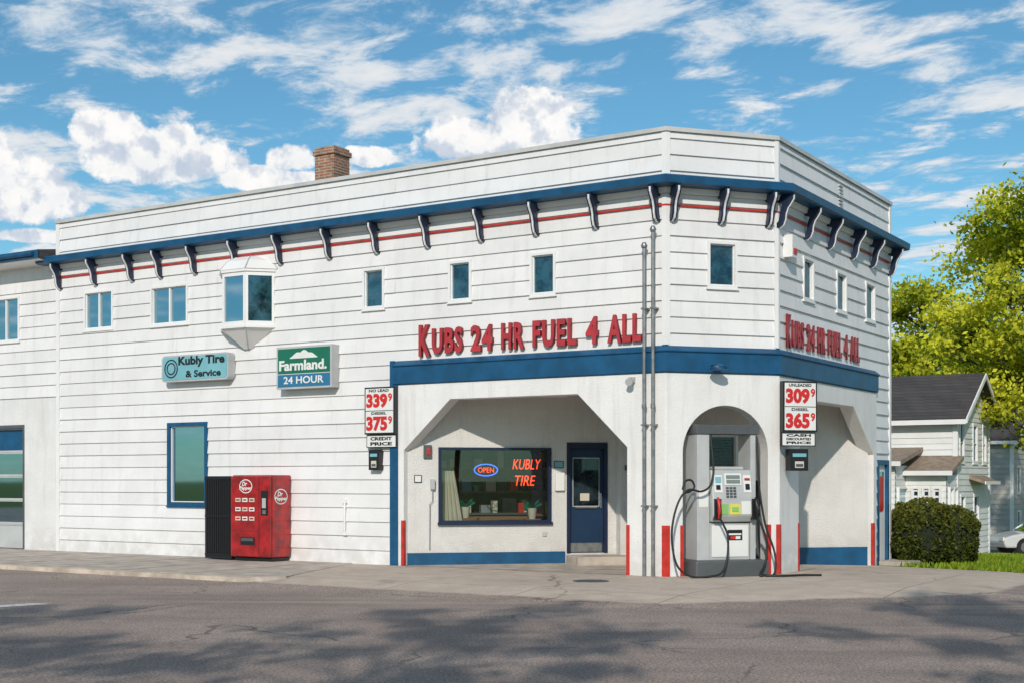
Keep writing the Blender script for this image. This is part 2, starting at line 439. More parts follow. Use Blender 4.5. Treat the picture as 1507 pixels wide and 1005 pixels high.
M_KERB = pmat('kerb_concrete', (.60, .50, .40), .85, var=.35, vs=3, bump=.4)
mb = MB()
mb.psn(FA, [(6.9, .02), (5.5, 3.55), (5.7, 3.95), (45, 3.95), (45, .02)], -.4, .008, M_CONC)
mb.psn(FA, [(5.85, 3.955), (45, 3.955), (45, 4.10), (6.0, 4.10)], -.4, .0, M_KERB)
for i in range(22):
    s = 7.5 + i * 1.7; mb.box(FA, s, s + .014, .05, 3.94, .006, .0105, M_DGREY)
mb.build('sidewalk')
FV = Fr((0, 6.2), (1, 0), (0, 1)); mb = MB(); mb.box(FV, -60, 60, 0, .15, -.3, .0, M_KERB); mb.build('verge_kerb', bevel=.02)
M_PAINT = pmat('road_paint', (.74, .72, .68), .8, var=.35, vs=9)
mb = MB(); zr = -.12 + .006
mb.poly([(-8.2, 18.35, zr), (-6.95, 19.45, zr), (-6.60, 19.36, zr), (-7.8, 18.15, zr)], M_PAINT)
mb.build('road_marking')
mb = MB(); c = Vector((1.3, 22.2, hz(1.3, 22.2)))
mb.tube([c + Vector((0, 0, -.02)), c + Vector((0, 0, .006))], .3, M_DGREY, 24); mb.build('manhole_cover')

# ------------------------------------------------------------------ GAS STATION
gs = empty('gas_station_building', (P1.x, P1.y, 0))
ER = .012
winA = [(rect(FA, 125, 428, 168, 486), 1), (rect(FA, 223, 420, 278, 479), 1), (rect(FA, 535, 395, 567, 456), 0), (rect(FA, 661, 384, 695, 445), 0), (rect(FA, 781, 372, 819, 436), 0)]
winC = rect(FC, 1040, 356, 1084, 425)
winB = [rect(FB, 1180, 380, 1196, 444), rect(FB, 1229, 401, 1244, 461), rect(FB, 1272, 417, 1286, 474)]
winL = rect(FA, 248, 621, 307, 744)
doorB = (5.75, 6.55, -.15, 2.1)
bay_a = 8.98
sh = lambda o: (o[0] + ER, o[1] - ER, o[2] + ER, o[3] - ER)
opsA = [sh(w[0]) for w in winA] + [sh(winL), (bay_a + .1, bay_a + 1.36, 4.9, 5.95)]
LOW = 5.83
mb = MB()
siding(mb, FA, 0.03, LOW, 3.92, 7.70, opsA, M_SIDE)
siding(mb, FA, LOW, LA, 0, 7.70, opsA, M_SIDE)
siding(mb, FC, 0.03, LC - .03, 3.92, 7.70, [sh(winC)], M_SIDE)
siding(mb, FB, 0.03, 5.62, 3.92, 7.70, [sh(w) for w in winB], M_SIDE)
siding(mb, FB, 5.62, LB, -.28, 7.70, [sh(w) for w in winB] + [sh(doorB)], M_SIDE)
mb.build('siding', gs)
mb = MB()
for F, a, b, z0, z1 in ((FA, LOW, LA, -.4, 7.6), (FA, 0.05, LOW, 3.4, 7.6), (FC, 0, LC, 3.4, 7.6), (FB, 0.05, 5.6, 3.4, 7.6), (FB, 5.6, LB, -.6, 7.6)):
    mb.box(F, a, b, -.27, -.07, z0, z1, M_WHITE)
FK = Fr(P3, dA, dB); mb.box(FK, 0.02, (P0b - P3).length - .02, -.2, -.0, -.8, 7.7, M_SIDE)
FL = Fr(P0, dB, dA); mb.box(FL, .05, 8.3, -.2, 0, -.4, 7.7, M_SIDE)
mb.build('wall_backing', gs)
mb = MB()
mb.poly([(p.x, p.y, 7.25) for p in (P0, P1, P2, P3, P0b)], M_ROOFF)
mb.build('flat_roof', gs)
mb = MB()
for zt, zb_ in ((7.70, 6.935), (6.59, 3.995)):
    mb.sweep([P1 + dA * .06, P1, P1 + dC * .06], [(-.02, zb_), (.042, zb_), (.042, zt), (-.02, zt)], M_WHITE)
    mb.sweep([P2 - dC * .06, P2, P2 + dB * .06], [(-.02, zb_), (.042, zb_), (.042, zt), (-.02, zt)], M_WHITE)
mb.box(FA, LA - .1, LA + .02, -.05, .045, -.05, 7.7, M_WHITE)
mb.box(FB, LB - .1, LB + .02, -.05, .045, -.5, 7.7, M_WHITE)
mb.sweep([P0 + dA * .03, P1, P2, P3 + dB * .03], [(-.3, 7.70), (.05, 7.70), (.055, 7.67), (.07, 7.67), (.065, 7.745), (-.3, 7.745)], M_COPE)
mb.build('corner_boards_and_coping', gs)
mb = MB()
cp = [P0 + dA * .35, P1, P2, P3 + dB * .33]
mb.sweep(cp, [(.0, 6.70), (.30, 6.70), (.36, 6.72), (.375, 6.84), (.35, 6.86), (.0, 6.93)], M_BLUE)
mb.sweep(cp, [(.024, 6.60), (.07, 6.60), (.10, 6.695), (.024, 6.695)], M_WHITE)
mb.build('cornice', gs)
mb = MB(); mb.sweep([P0 + dA * .0, P1, P2, P3], [(.02, 6.385), (.048, 6.385), (.048, 6.415), (.02, 6.415)], M_RED); mb.build('red_stripe', gs)
mb = MB()
prof = [(.32, 6.69), (.315, 6.61), (.27, 6.54), (.21, 6.46), (.175, 6.36), (.165, 6.26), (.13, 6.17), (.06, 6.12), (.0, 6.12), (0, 6.19), (.05, 6.23), (.07, 6.32), (.085, 6.43), (.12, 6.53), (.0, 6.58), (.0, 6.69)]
prof2 = [(n + .014 if n > .02 else n, z - .01) for n, z in prof]
def bracket(F, s):
    mb.pnz(F, prof, s - .050, s - .016, M_NAVY); mb.pnz(F, prof2, s - .0158, s + .0158, M_WHITE); mb.pnz(F, prof, s + .016, s + .050, M_NAVY)
for u in (83, 135, 189, 231, 282, 343, 408, 480, 550, 625, 704, 785, 873, 963): bracket(FA, su(FA, u, .15))
for u in (993, 1065, 1135): bracket(FC, su(FC, u, .15))
for u in (1155, 1195, 1228, 1262, 1290, 1317): bracket(FB, min(su(FB, u, .15), LB - .07))
mb.build('brackets', gs)
mb = MB()
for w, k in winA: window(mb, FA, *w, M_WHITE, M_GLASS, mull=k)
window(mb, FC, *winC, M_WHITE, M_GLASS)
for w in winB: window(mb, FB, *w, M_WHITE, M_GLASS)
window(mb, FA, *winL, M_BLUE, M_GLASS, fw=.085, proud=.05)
mb.build('windows', gs)
# bay window
mb = MB()
bp = [(0, 0), (.42, .42), (1.06, .42), (1.48, 0)]
def bpt(i, z, k=1., dz=0): a, n = bp[i]; return FA.p(bay_a + .74 + (a - .74) * k, .02 + n * k, z)
tip = [FA.p(bay_a + .74 - .09, .02, 4.42), FA.p(bay_a + .74 - .05, .07, 4.42), FA.p(bay_a + .74 + .05, .07, 4.42), FA.p(bay_a + .74 + .09, .02, 4.42)]
top = [FA.p(bay_a + .74 - .3, .0, 6.34), FA.p(bay_a + .74 - .2, .16, 6.34), FA.p(bay_a + .74 + .2, .16, 6.34), FA.p(bay_a + .74 + .3, .0, 6.34)]
midr = [FA.p(bay_a + .74 - .62, .0, 6.24), FA.p(bay_a + .74 - .30, .33, 6.24), FA.p(bay_a + .74 + .30, .33, 6.24), FA.p(bay_a + .74 + .62, .0, 6.24)]
for i in range(3):
    a = Vector(bpt(i, 0)); b = Vector(bpt(i + 1, 0)); L = (b - a).length; d = (b - a).normalized()
    nn = Vector((d.y, -d.x))
    if nn.dot(nA) < 0: nn = -nn
    F = Fr(a, d, nn)
    mb.poly([F.p(0, -.02, 4.88), F.p(L, -.02, 4.88), F.p(L, -.02, 5.98), F.p(0, -.02, 5.98)], M_GLASS)
    fw = .055
    mb.box(F, 0, fw, -.05, .012, 4.88, 5.98, M_WHITE); mb.box(F, L - fw, L, -.05, .012, 4.88, 5.98, M_WHITE)
    mb.box(F, fw, L - fw, -.05, .012, 4.88, 4.96, M_WHITE); mb.box(F, fw, L - fw, -.05, .012, 5.90, 5.98, M_WHITE)
    mb.box(F, -.02, L + .02, -.05, .035, 4.82, 4.878, M_WHITE); mb.box(F, -.02, L + .02, -.05, .04, 5.982, 6.04, M_WHITE)
    mb.poly([bpt(i, 4.82), bpt(i + 1, 4.82), tip[i + 1], tip[i]], M_WHITE)
    k = 1.12
    mb.poly([bpt(i, 6.04, k), bpt(i + 1, 6.04, k), midr[i + 1], midr[i]], M_WHITE)
    mb.poly([midr[i], midr[i + 1], top[i + 1], top[i]], M_WHITE)
    mb.poly([bpt(i, 6.04, k), bpt(i + 1, 6.04, k), bpt(i + 1, 6.0, k * .9), bpt(i, 6.0, k * .9)], M_WHITE)
for i in range(4):
    mb.tube([bpt(i, 6.045, 1.12), midr[i], top[i]], .014, M_COPE, 6)
    mb.tube([bpt(i, 4.82), tip[i]], .012, M_COPE, 6)
mb.poly(top, M_WHITE); mb.poly(tip, M_WHITE)
mb.build('bay_window', gs)

# lower storey arcade walls
mb = MB()
T0, T1 = -.24, .06; e = .028
mb.psz(FA, [(-e, -.4), (-e, 3.52), (LOW, 3.52), (LOW, -.4), (5.6, -.4), (5.6, 2.24), (4.5, 3.2), (1.72, 3.2), (.725, 2.24), (.725, -.4)], T0, T1, M_STUCCO)
R = (1.94 - .296) / 2; cxs = .296 + R; zsp = 2.96 - R
arch = [(cxs + R * math.cos(math.radians(a)), zsp + R * math.sin(math.radians(a))) for a in range(0, 181, 6)]
mb.psz(FC, [(-e, -.4), (.296, -.4)] + arch[::-1] + [(1.94, -.4), (LC + .02, -.4), (LC + .02, 3.52), (-e, 3.52)], T0, T1 - .001, M_STUCCO)
mb.psz(FB, [(-.02, -.6), (-.02, 3.52), (5.62, 3.52), (5.62, -.6), (5.4, -.6), (5.4, 2.2), (4.1, 3.15), (1.95, 3.15), (.95, 2.2), (.95, -.6)], T0, T1, M_STUCCO)
mb.build('arcade_walls', gs, bevel=.012)
mb = MB()
mb.sweep([P1 + dA * LOW, P1, P2, P2 + dB * 5.62], [(-.2, 3.522), (.085, 3.522), (.10, 3.54), (.10, 3.86), (.13, 3.88), (.13, 3.90), (.02, 3.99), (-.2, 3.99)], M_BLUE)
mb.box(FA, LOW + .001, LOW + .09, -.02, .085, -.02, 3.99, M_BLUE)
mb.box(FA, LOW - .10, LOW, T1 + .002, T1 + .024, -.02, 3.52, M_BLUE)
mb.build('blue_band', gs)
mb = MB()
cpl = [FA.p(5.8, -.1, 0), FA.p(.02, -.08, 0), FC.p(LC - .02, -.08, 0), FB.p(5.6, -.1, 0), FQ.p(LQ - .1, -.1, 0), FQ.p(.1, -.1, 0)]
mb.poly([(x, y, 3.36) for x, y, z in cpl], M_CEIL)
mb.build('soffit', gs)
mb = MB(); mb.box(FQ, 1.2, 3.0, .8, 1.0, 3.27, 3.355, M_WHITE); mb.box(FQ, 5, 6.8, 1.5, 1.7, 3.27, 3.355, M_WHITE); mb.build('ceiling_light_fixture', gs)
mb = MB()
fl = [FA.p(5.6, .06, 0), FA.p(0, .06, 0), FC.p(LC, .06, 0), FB.p(1.9, .06, 0), FQ.p(LQ * .72, .0, 0), FQ.p(0, .0, 0)]
mb.poly([(x, y, .005) for x, y, z in fl], M_CONC); mb.build('canopy_floor', gs)

def holes_wall(mb, F, s0, s1, z0, z1, holes, mat, depth=.16):
    S = sorted({s0, s1} | {h[0] for h in holes} | {h[1] for h in holes}); Z = sorted({z0, z1} | {h[2] for h in holes} | {h[3] for h in holes})
    for i in range(len(S) - 1):
        for j in range(len(Z) - 1):
            sm, zm = (S[i] + S[i + 1]) / 2, (Z[j] + Z[j + 1]) / 2
            if any(h[0] < sm < h[1] and h[2] < zm < h[3] for h in holes): continue
            mb.poly([F.p(S[i], 0, Z[j]), F.p(S[i + 1], 0, Z[j]), F.p(S[i + 1], 0, Z[j + 1]), F.p(S[i], 0, Z[j + 1])], mat)
    for a, b, c, d in holes:
        for pts in (((a, c), (b, c)), ((b, c), (b, d)), ((b, d), (a, d)), ((a, d), (a, c))):
            (p, q), (r, t) = pts
            mb.poly([F.p(p, 0, q), F.p(r, 0, t), F.p(r, -depth, t), F.p(p, -depth, q)], mat)
wq = rect(FQ, 645, 657, 811, 770); wq = (wq[0], wq[1], .81, 2.31)
dq = (su(FQ, 834), su(FQ, 894), .20, 2.42)
w2 = (su(FQ, 1035, 0), su(FQ, 1085), 1.05, 2.62)
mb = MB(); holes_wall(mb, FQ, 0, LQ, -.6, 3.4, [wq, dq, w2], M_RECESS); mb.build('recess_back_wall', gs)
mb = MB()
def base(a, b): mb.box(FQ, a, b, .002, .03, -.02, .24, M_BLUE)
base(.02, dq[0] - .04); base(dq[1] + 1.0, w2[0] - .5)
mb.box(FQ, w2[1] + .2, LQ - .02, .002, .03, -.5, .26, M_BLUE)
mb.build('baseboard', gs)
mb = MB()
fw = .06; a, b, c, d = wq
for p, q, r, t in ((a, a + fw, c, d), (b - fw, b, c, d), (a + fw, b - fw, c, c + fw), (a + fw, b - fw, d - .05, d)):
    mb.box(FQ, p, q, -.1, .035, r, t, M_NAVY)
mb.poly([FQ.p(a, -.05, c), FQ.p(b, -.05, c), FQ.p(b, -.05, d), FQ.p(a, -.05, d)], M_CLEAR)
mb.box(FQ, a - .02, b + .02, .036, .07, c - .03, c + .025, M_NAVY)
mb.build('shop_window', gs)
wmb = MB(); window(wmb, FQ, *w2, M_WHITE, M_GLASSD, n=-.0)
for i in range(26):
    z = w2[2] + .1 + i * .055
    if z < w2[3] - .1: wmb.box(FQ, w2[0] + .08, w2[1] - .08, -.030, -.024, z, z + .02, M_DGREY)
wmb.build('blinds_window', gs)
# interior
mb = MB(); FI = FQ
for q in ([(-.3, -3.4, 0), (5, -3.4, 0), (5, -3.4, 3.2), (-.3, -3.4, 3.2)], [(0, -.17, 0), (0, -3.4, 0), (0, -3.4, 3.2), (0, -.17, 3.2)], [(5, -.17, 0), (5, -3.4, 0), (5, -3.4, 3.2), (5, -.17, 3.2)],
          [(-.3, -.17, .02), (5, -.17, .02), (5, -3.4, .02), (-.3, -3.4, .02)], [(-.3, -.17, 3.2), (5, -.17, 3.2), (5, -3.4, 3.2), (-.3, -3.4, 3.2)]):
    mb.poly([FI.p(*p) for p in q], M_DARKROOM)
mb.box(FI, 1.3, 2.7, -1.6, -1.1, .02, .95, M_WOOD); mb.box(FI, 1.25, 2.75, -1.65, -1.05, .95, .99, M_DGREY)
for i, (s, z, w, h, m) in enumerate([(1.4, .99, .14, .18, M_CREAM), (1.75, .99, .2, .16, M_GREY), (2.2, .99, .3, .3, M_BLACK), (.9, .8, .3, .5, M_DGREY), (2.55, .99, .12, .2, M_RED), (2.0, .99, .1, .25, M_CREAM)]):
    mb.box(FI, s, s + w, -1.5, -1.3, z, z + h, m)
for k in range(3):
    mb.box(FI, .4, 4.6, -2.35, -2.0, .9 + k * .5, .93 + k * .5, M_WOOD)
    for j in range(16):
        x0 = .45 + j * .26; mb.box(FI, x0, x0 + random.uniform(.1, .22), -2.3, -2.05, .93 + k * .5, .93 + k * .5 + random.uniform(.12, .36), random.choice([M_RED, M_YEL, M_SIGNW, M_SBLUE, M_BLACK, M_GREEN, M_CREAM, M_CREAM, M_BLACK]))
cv = [(wq[0] + .05 + i * .02, -.22 - .03 * math.sin(i * 1.3)) for i in range(25)]
for i in range(24):
    (a1, n1), (a2, n2) = cv[i], cv[i + 1]
    mb.poly([FI.p(a1, n1, .85), FI.p(a2, n2, .85), FI.p(a2 * .55 + .35, n2, 1.85), FI.p(a1 * .55 + .35, n1, 1.85)], M_CREAM)
for j in range(4):
    ct = Vector(FI.p(2.3, -.75, .15 + j * .2)); mb.tube([ct + Vector((.3 * math.cos(a), .3 * math.sin(a), 0)) for a in np.linspace(0, 2 * math.pi, 20)], .1, M_RUB, 8)
for sx, zx in ((1.25, 1.05), (2.62, 1.02)):
    c0 = Vector(FI.p(sx, -.38, 0)); mb.box(FI, sx - .16, sx + .16, -.5, -.26, zx - .2, zx - .14, M_WOOD)
    mb.tube([c0 + Vector((0, 0, zx - .14)), c0 + Vector((0, 0, zx + .08))], [.07, .10], M_CREAM, 10)
    for q in range(9):
        an = q * .7; mb.poly([c0 + Vector((0, 0, zx + .05)), c0 + Vector((.1 * math.cos(an), .1 * math.sin(an), zx + .22)), c0 + Vector((.2 * math.cos(an), .2 * math.sin(an), zx + .16 + .1 * math.sin(q)))], M_GREEN)
mb.build('shop_interior', gs)
# door
mb = MB(); a, b, c, d = dq
for p, q, r, t in ((a, a + .07, c, d), (b - .07, b, c, d), (a + .07, b - .07, d - .12, d)):
    mb.box(FQ, p, q, -.15, .02, r, t, M_NAVY)
mb.box(FQ, a + .07, b - .07, -.12, -.09, c, d - .12, M_DOOR)
mb.box(FQ, a + .16, b - .16, -.088, -.08, c + .95, d - .32, M_GLASSD)
mb.box(FQ, a + .145, b - .145, -.09, -.085, c + .93, d - .30, M_LGREY)
mb.box(FQ, a + .09, b - .09, -.088, -.08, c + .02, c + .2, M_GALV)
mb.box(FQ, a + .2, b - .2, -.08, -.05, c + .9, c + .93, M_GALV)
mb.tube([FQ.p(b - .12, -.05, c + .9), FQ.p(b - .12, -.05, c + 1.2)], .014, M_GALV, 8)
mb.box(FQ, a + .3, b - .36, -.079, -.076, c + 1.05, c + 1.2, M_CREAM)
mb.build('entrance_door', gs)
mb = MB(); mb.box(FQ, a - .02, b + .6, .03, .9, -.1, .17, M_CONC); mb.box(FQ, b + .6, b + .95, .03, .7, -.1, .1, M_CONC); mb.build('entrance_step', gs, bevel=.015)
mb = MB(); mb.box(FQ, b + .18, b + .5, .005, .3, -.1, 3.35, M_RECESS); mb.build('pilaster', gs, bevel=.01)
mb = MB()
def fit(u, v, w, h, m, n=.0, t=.05, F=FQ):
    s = su(F, u); z = zv(F, s, v); mb.box(F, s - w / 2, s + w / 2, n + .003, n + t, z - h / 2, z + h / 2, m)
fit(615, 704, .15, .15, M_NAVY, t=.02); fit(615, 704, .12, .12, M_SIGNW, t=.025)
fit(629, 664, .16, .26, M_DGREY); fit(630, 664, .07, .12, M_RED, t=.07)
fit(636, 712, .08, .2, M_LGREY, t=.09); fit(822, 683, .2, .14, M_NAVY, t=.02); fit(822, 683, .17, .11, M_TEAL, t=.024)
fit(823, 708, .19, .36, M_SIGNW, t=.07); fit(801, 785, .09, .08, M_LGREY, t=.03); fit(916, 688, .1, .1, M_DGREY, n=.3, t=.05); fit(919, 712, .06, .16, M_LGREY, n=.3, t=.03)
mb.tube([FQ.p(su(FQ, 636), .05, 1.5), FQ.p(su(FQ, 636), .05, 1.25), FQ.p(su(FQ, 632), .05, 1.2), FQ.p(su(FQ, 632), .03, .3)], .009, M_GREY, 6)
s = su(FA, 510); mb.tube([FA.p(s, .06, .62), FA.p(s, .06, 1.2)], .022, M_WHITE, 8); mb.box(FA, s - .05, s + .05, .0, .08, 1.2, 1.28, M_WHITE)
mb.box(FA, s - .05, s + .05, .0, .07, .56, .62, M_WHITE)
s = su(FB, 1158, .05); z = zv(FB, s, 366); mb.box(FB, s - .12, s + .12, .02, .2, z - .18, z + .22, M_WHITE); mb.box(FB, s - .08, s + .08, .2, .22, z - .12, z - .02, M_RED)
s = su(FB, 1235)
for i in range(7): mb.box(FB, s - .11, s + .11, .0, .05, 7.05 + i * .07, 7.085 + i * .07, M_LGREY)
s = su(FC, 1050, .1); mb.box(FC, s - .05, s + .05, .1, .3, 3.60, 3.66, M_NAVY); mb.tube([FC.p(s, .28, 3.66), FC.p(s, .3, 3.60), FC.p(s, .3, 3.56)], [.05, .15, .16], M_BLUE, 14)
s = su(FA, 930, .1); mb.box(FA, s - .05, s + .05, .06, .14, 3.36, 3.46, M_LGREY); mb.tube([FA.p(s, .14, 3.4), FA.p(s - .02, .26, 3.36)], [.05, .07], M_LGREY, 10)
mb.build('wall_fittings', gs, bevel=.004)
mb = MB(); H = .88
def guard(F, s, d, z0=0.):
    mb.box(F, min(s, s + .055 * d), max(s, s + .055 * d), T1 + .002, T1 + .012, z0 - .1, H + z0, M_RED)
    mb.box(F, min(s - .01 * d, s - .001 * d), max(s - .01 * d, s - .001 * d), T1 - .055, T1 + .012, z0 - .1, H + z0, M_RED)
guard(FA, 5.6, 1); guard(FA, .725, -1); guard(FC, .296, -1); guard(FC, 1.94, 1); guard(FB, .95, -1); guard(FB, 5.4, 1, -.12)
mb.sweep([P1 + dA * .045, P1, P1 + dC * .045], [(.062, -.1), (.072, -.1), (.072, H), (.062, H)], M_RED)
mb.sweep([P2 - dC * .045, P2, P2 + dB * .045], [(.062, -.1), (.072, -.1), (.072, H), (.062, H)], M_RED)
mb.build('corner_guards', gs)
mb = MB(); a, b, c, d = doorB
for p, q, r, t in ((a, a + .1, c, d), (b - .1, b, c, d), (a + .1, b - .1, d - .1, d)): mb.box(FB, p, q, -.06, .05, r, t, M_BLUE)
mb.box(FB, a + .1, b - .1, -.05, -.02, c, d - .1, M_WHITE); mb.box(FB, a + .2, b - .2, -.019, -.012, 1.05, 1.85, M_GLASS)
mb.box(FB, a + .3, b - .26, -.011, .0, 1.0, 1.75, M_RED)
mb.box(FB, 5.63, 5.745, .042, .06, -.3, .02, M_BLUE)
mb.build('side_door', gs)
mb = MB(); mb.box(FB, 5.75, 6.75, .06, .75, -.4, -.06, M_CONC); mb.build('side_step', gs, bevel=.02)
mb = MB(); FCh = Fr((-4.4, 33.), dA, nA)
mb.box(FCh, -.3, .3, -.3, .3, 7.2, 9.55, M_BRICK); mb.box(FCh, -.34, .34, -.34, .34, 9.55, 9.68, M_BRICK); mb.box(FCh, -.3, .3, -.3, .3, 9.68, 9.75, M_BRICK)
mb.box(FCh, -.31, .31, -.31, .31, 9.15, 9.17, M_CONC)
mb.build('chimney', gs, bevel=.01)

vp = empty('vent_pipes', FA.p(.3, .2, 0)); mb = MB()
for u, zt in ((948, 5.68), (961, 5.95)):
    s = su(FA, u, .17); mb.tube([FA.p(s, .17, -.1), FA.p(s, .17, zt)], .032, M_GALV, 12)
    mb.tube([FA.p(s, .17, zt - .02), FA.p(s, .17, zt + .02), FA.p(s, .17, zt + .08)], [.045, .06, .03], M_GALV, 12)
    for z in (1.2, 2.6, 4.6): mb.box(FA, s - .045, s + .045, .03, .21, z, z + .03, M_GALV)
    mb.tube([FA.p(s, .17, 2.9), FA.p(s, .17, 2.98)], .042, M_GALV, 12)
mb.build('pipes', vp)

# ------------------------------------------------------------------ attached garage
ga = empty('garage_building', FA.p(LA + 3, 0, 0)); mb = MB()
FG = Fr(P0, dA, nA); gd = (17.06 - LA, 20.2 - LA, -.02, 3.0)
gw = rect(FA, -14, 438, 27, 504); gw = (gw[0] - LA, gw[1] - LA, gw[2], gw[3])
FG.o = FG.o - nA * .06
siding(mb, FG, .03, 9, 3.64, 6.75, [sh(gw)], M_SIDE)
window(mb, FG, *gw, M_WHITE, M_GLASSD, mull=1)
mb.box(FG, .02, 9, -.3, -.07, 3.6, 6.8, M_WHITE)
for a, b, c, d in ((.03, gd[0], -.3, 3.64), (gd[0], gd[1], 3.0, 3.64), (gd[1], 9, -.3, 3.64)): mb.box(FG, a, b, -.3, -.0, c, d, M_BLOCK)
a, b = gd[:2]; mb.box(FG, a, a + .06, -.12, .01, 0, 3.0, M_DGREY); mb.box(FG, a + .06, b, -.12, .01, 2.92, 3.0, M_DGREY)
for r in range(5):
    z = .02 + r * .58
    mb.box(FG, a + .06, b, -.13, -.09, z, z + .05, M_LGREY); mb.box(FG, a + .06, b, -.13, -.09, z + .55, z + .575, M_LGREY)
    mb.poly([FG.p(a + .06, -.11, z + .05), FG.p(b, -.11, z + .05), FG.p(b, -.11, z + .55), FG.p(a + .06, -.11, z + .55)], (M_LGREY, M_GLASSD, M_GLASSD, M_GLASS, M_BLUE)[r])
    for k in range(3): mb.box(FG, a + .06 + k * 1.25, a + .12 + k * 1.25, -.13, -.088, z + .05, z + .55, M_LGREY)
mb.box(FG, 9, 9.2, -8, -.0, -.3, 6.8, M_BLOCK)
mb.build('walls_and_door', ga)
mb = MB()
mb.pnz(FG, [(.62, 6.80), (.66, 6.80), (.66, 6.98), (.62, 7.0)], -.0, 9.5, M_BLUE)
mb.pnz(FG, [(.0, 6.76), (.62, 6.80), (.62, 7.0), (-4, 7.7), (-8, 7.0), (-8, 6.8)], -.0 + .02, 9.4, M_SHING)
mb.pnz(FG, [(.0, 6.745), (.60, 6.785), (.60, 6.798), (0, 6.758)], .03, 9.4, M_WHITE)
mb.tube([FG.p(.1, .7, 6.9), FG.p(9.4, .7, 6.9)], .05, M_BLUE, 8)
mb.build('roof', ga)

# ------------------------------------------------------------------ signs
xA = -dA
def letters(name, F, s_left, s_right, xd, nd, zb, h1, h2, n, dp, bold):
    e_ = empty(name, F.p((s_left + s_right) / 2, n, zb)); L = abs(s_right - s_left); sg = 1 if s_right > s_left else -1
    text('letter_k', 'K', F.p(s_left, n, zb - .03), xd, nd, .27 * L / 4.9, h1, M_LETTER, dp, bold, e_, M_LETTERSIDE)
    x = .32 * L / 4.9
    words = [('UBS', .72), ('24', .50), ('HR', .50), ('FUEL', .94), ('4', .25), ('ALL', .68)]; gap = .20
    tot = sum(w for _, w in words) + gap * 5; k = (L - x) / tot
    for i, (w, wd) in enumerate(words):
        text('word_' + w.lower(), w, F.p(s_left + sg * x, n, zb), xd, nd, wd * k, h2, M_LETTER, dp, bold, e_, M_LETTERSIDE, spacing=1.16)
        x += (wd + gap) * k
letters('channel_letter_sign', FA, su(FA, 618, .06), su(FA, 945, .06), xA, nA, 4.07, .60, .49, .04, .07, .036)
letters('channel_letter_sign', FB, su(FB, 1158, .06), su(FB, 1265, .06), dB, nB, 4.07, .60, .49, .04, .03, .032)

r = rect(FA, 240, 519, 338, 562, .2); e1 = empty('tire_service_sign', FA.p((r[0] + r[1]) / 2, .1, r[2])); mb = MB()
s0, s1, z0, z1 = r; z0 += .03; z1 -= .03; w = s1 - s0
def rr(a, b, c, d, rad, k=5):
    o = []
    for cx_, cz_, st in ((b - rad, d - rad, 0), (a + rad, d - rad, 90), (a + rad, c + rad, 180), (b - rad, c + rad, 270)):
        for i in range(k + 1):
            t_ = math.radians(st + 90 * i / k); o.append((cx_ + rad * math.cos(t_), cz_ + rad * math.sin(t_)))
    return o
mb.psz(FA, rr(s0, s1, z0, z1, .09), .03, .24, M_LGREY); mb.psz(FA, rr(s0 + .035, s1 - .035, z0 + .035, z1 - .035, .07), .235, .246, M_TEAL)
lc = FA.p(s1 - .3, .25, (z0 + z1) / 2)
for rad in (.19, .12):
    mb.tube([Vector(lc) + Vector((xA.x, xA.y, 0)) * rad * math.cos(a) + Vector((0, 0, rad * math.sin(a))) for a in np.linspace(0, 2 * math.pi, 24)], .014, M_NAVY, 5)
mb.build('sign_box', e1)
text('sign_text_top', 'Kubly Tire', FA.p(s1 - .52, .248, (z0 + z1) / 2 + .01), xA, nA, w - .62, .24, M_BLACK, .004, .035, e1)
text('sign_text_bottom', '& Service', FA.p(s1 - .74, .248, z0 + .08), xA, nA, w - .95, .15, M_BLACK, .004, .03, e1)
r = rect(FA, 409, 509, 490, 571, .22); s0, s1, z0, z1 = r; e1 = empty('farm_fuel_sign', FA.p((s0 + s1) / 2, .1, z0)); mb = MB(); w = s1 - s0
mb.box(FA, s0, s1, .03, .26, z0, z1, M_LGREY)
zm = z0 + (z1 - z0) * .36
mb.box(FA, s0 + .04, s1 - .04, .26, .266, zm, z1 - .04, M_GREEN); mb.box(FA, s0 + .04, s1 - .04, .26, .266, z0 + .04, zm - .015, M_SBLUE)
mb.box(FA, s0 + .04, s1 - .04, .26, .2655, zm - .013, zm - .002, M_SIGNW)
hill = [(s0 + w * .25 + w * .5 * i / 24, z1 - .23 + .13 * math.sin(math.pi * i / 24) * (.8 + .35 * abs(math.sin(i * .42)))) for i in range(25)]
mb.psz(FA, hill + [(s0 + w * .75, z1 - .245), (s0 + w * .25, z1 - .245)], .266, .270, M_SIGNW)
mb.build('sign_box', e1)
text('sign_text_top', 'Farmland.', FA.p(s1 - .08, .268, zm + .06), xA, nA, w - .2, .21, M_SIGNW, .004, .035, e1)
text('sign_text_bottom', '24 HOUR', FA.p(s1 - .2, .268, z0 + .10), xA, nA, w - .4, .15, M_SIGNW, .004, .02, e1)

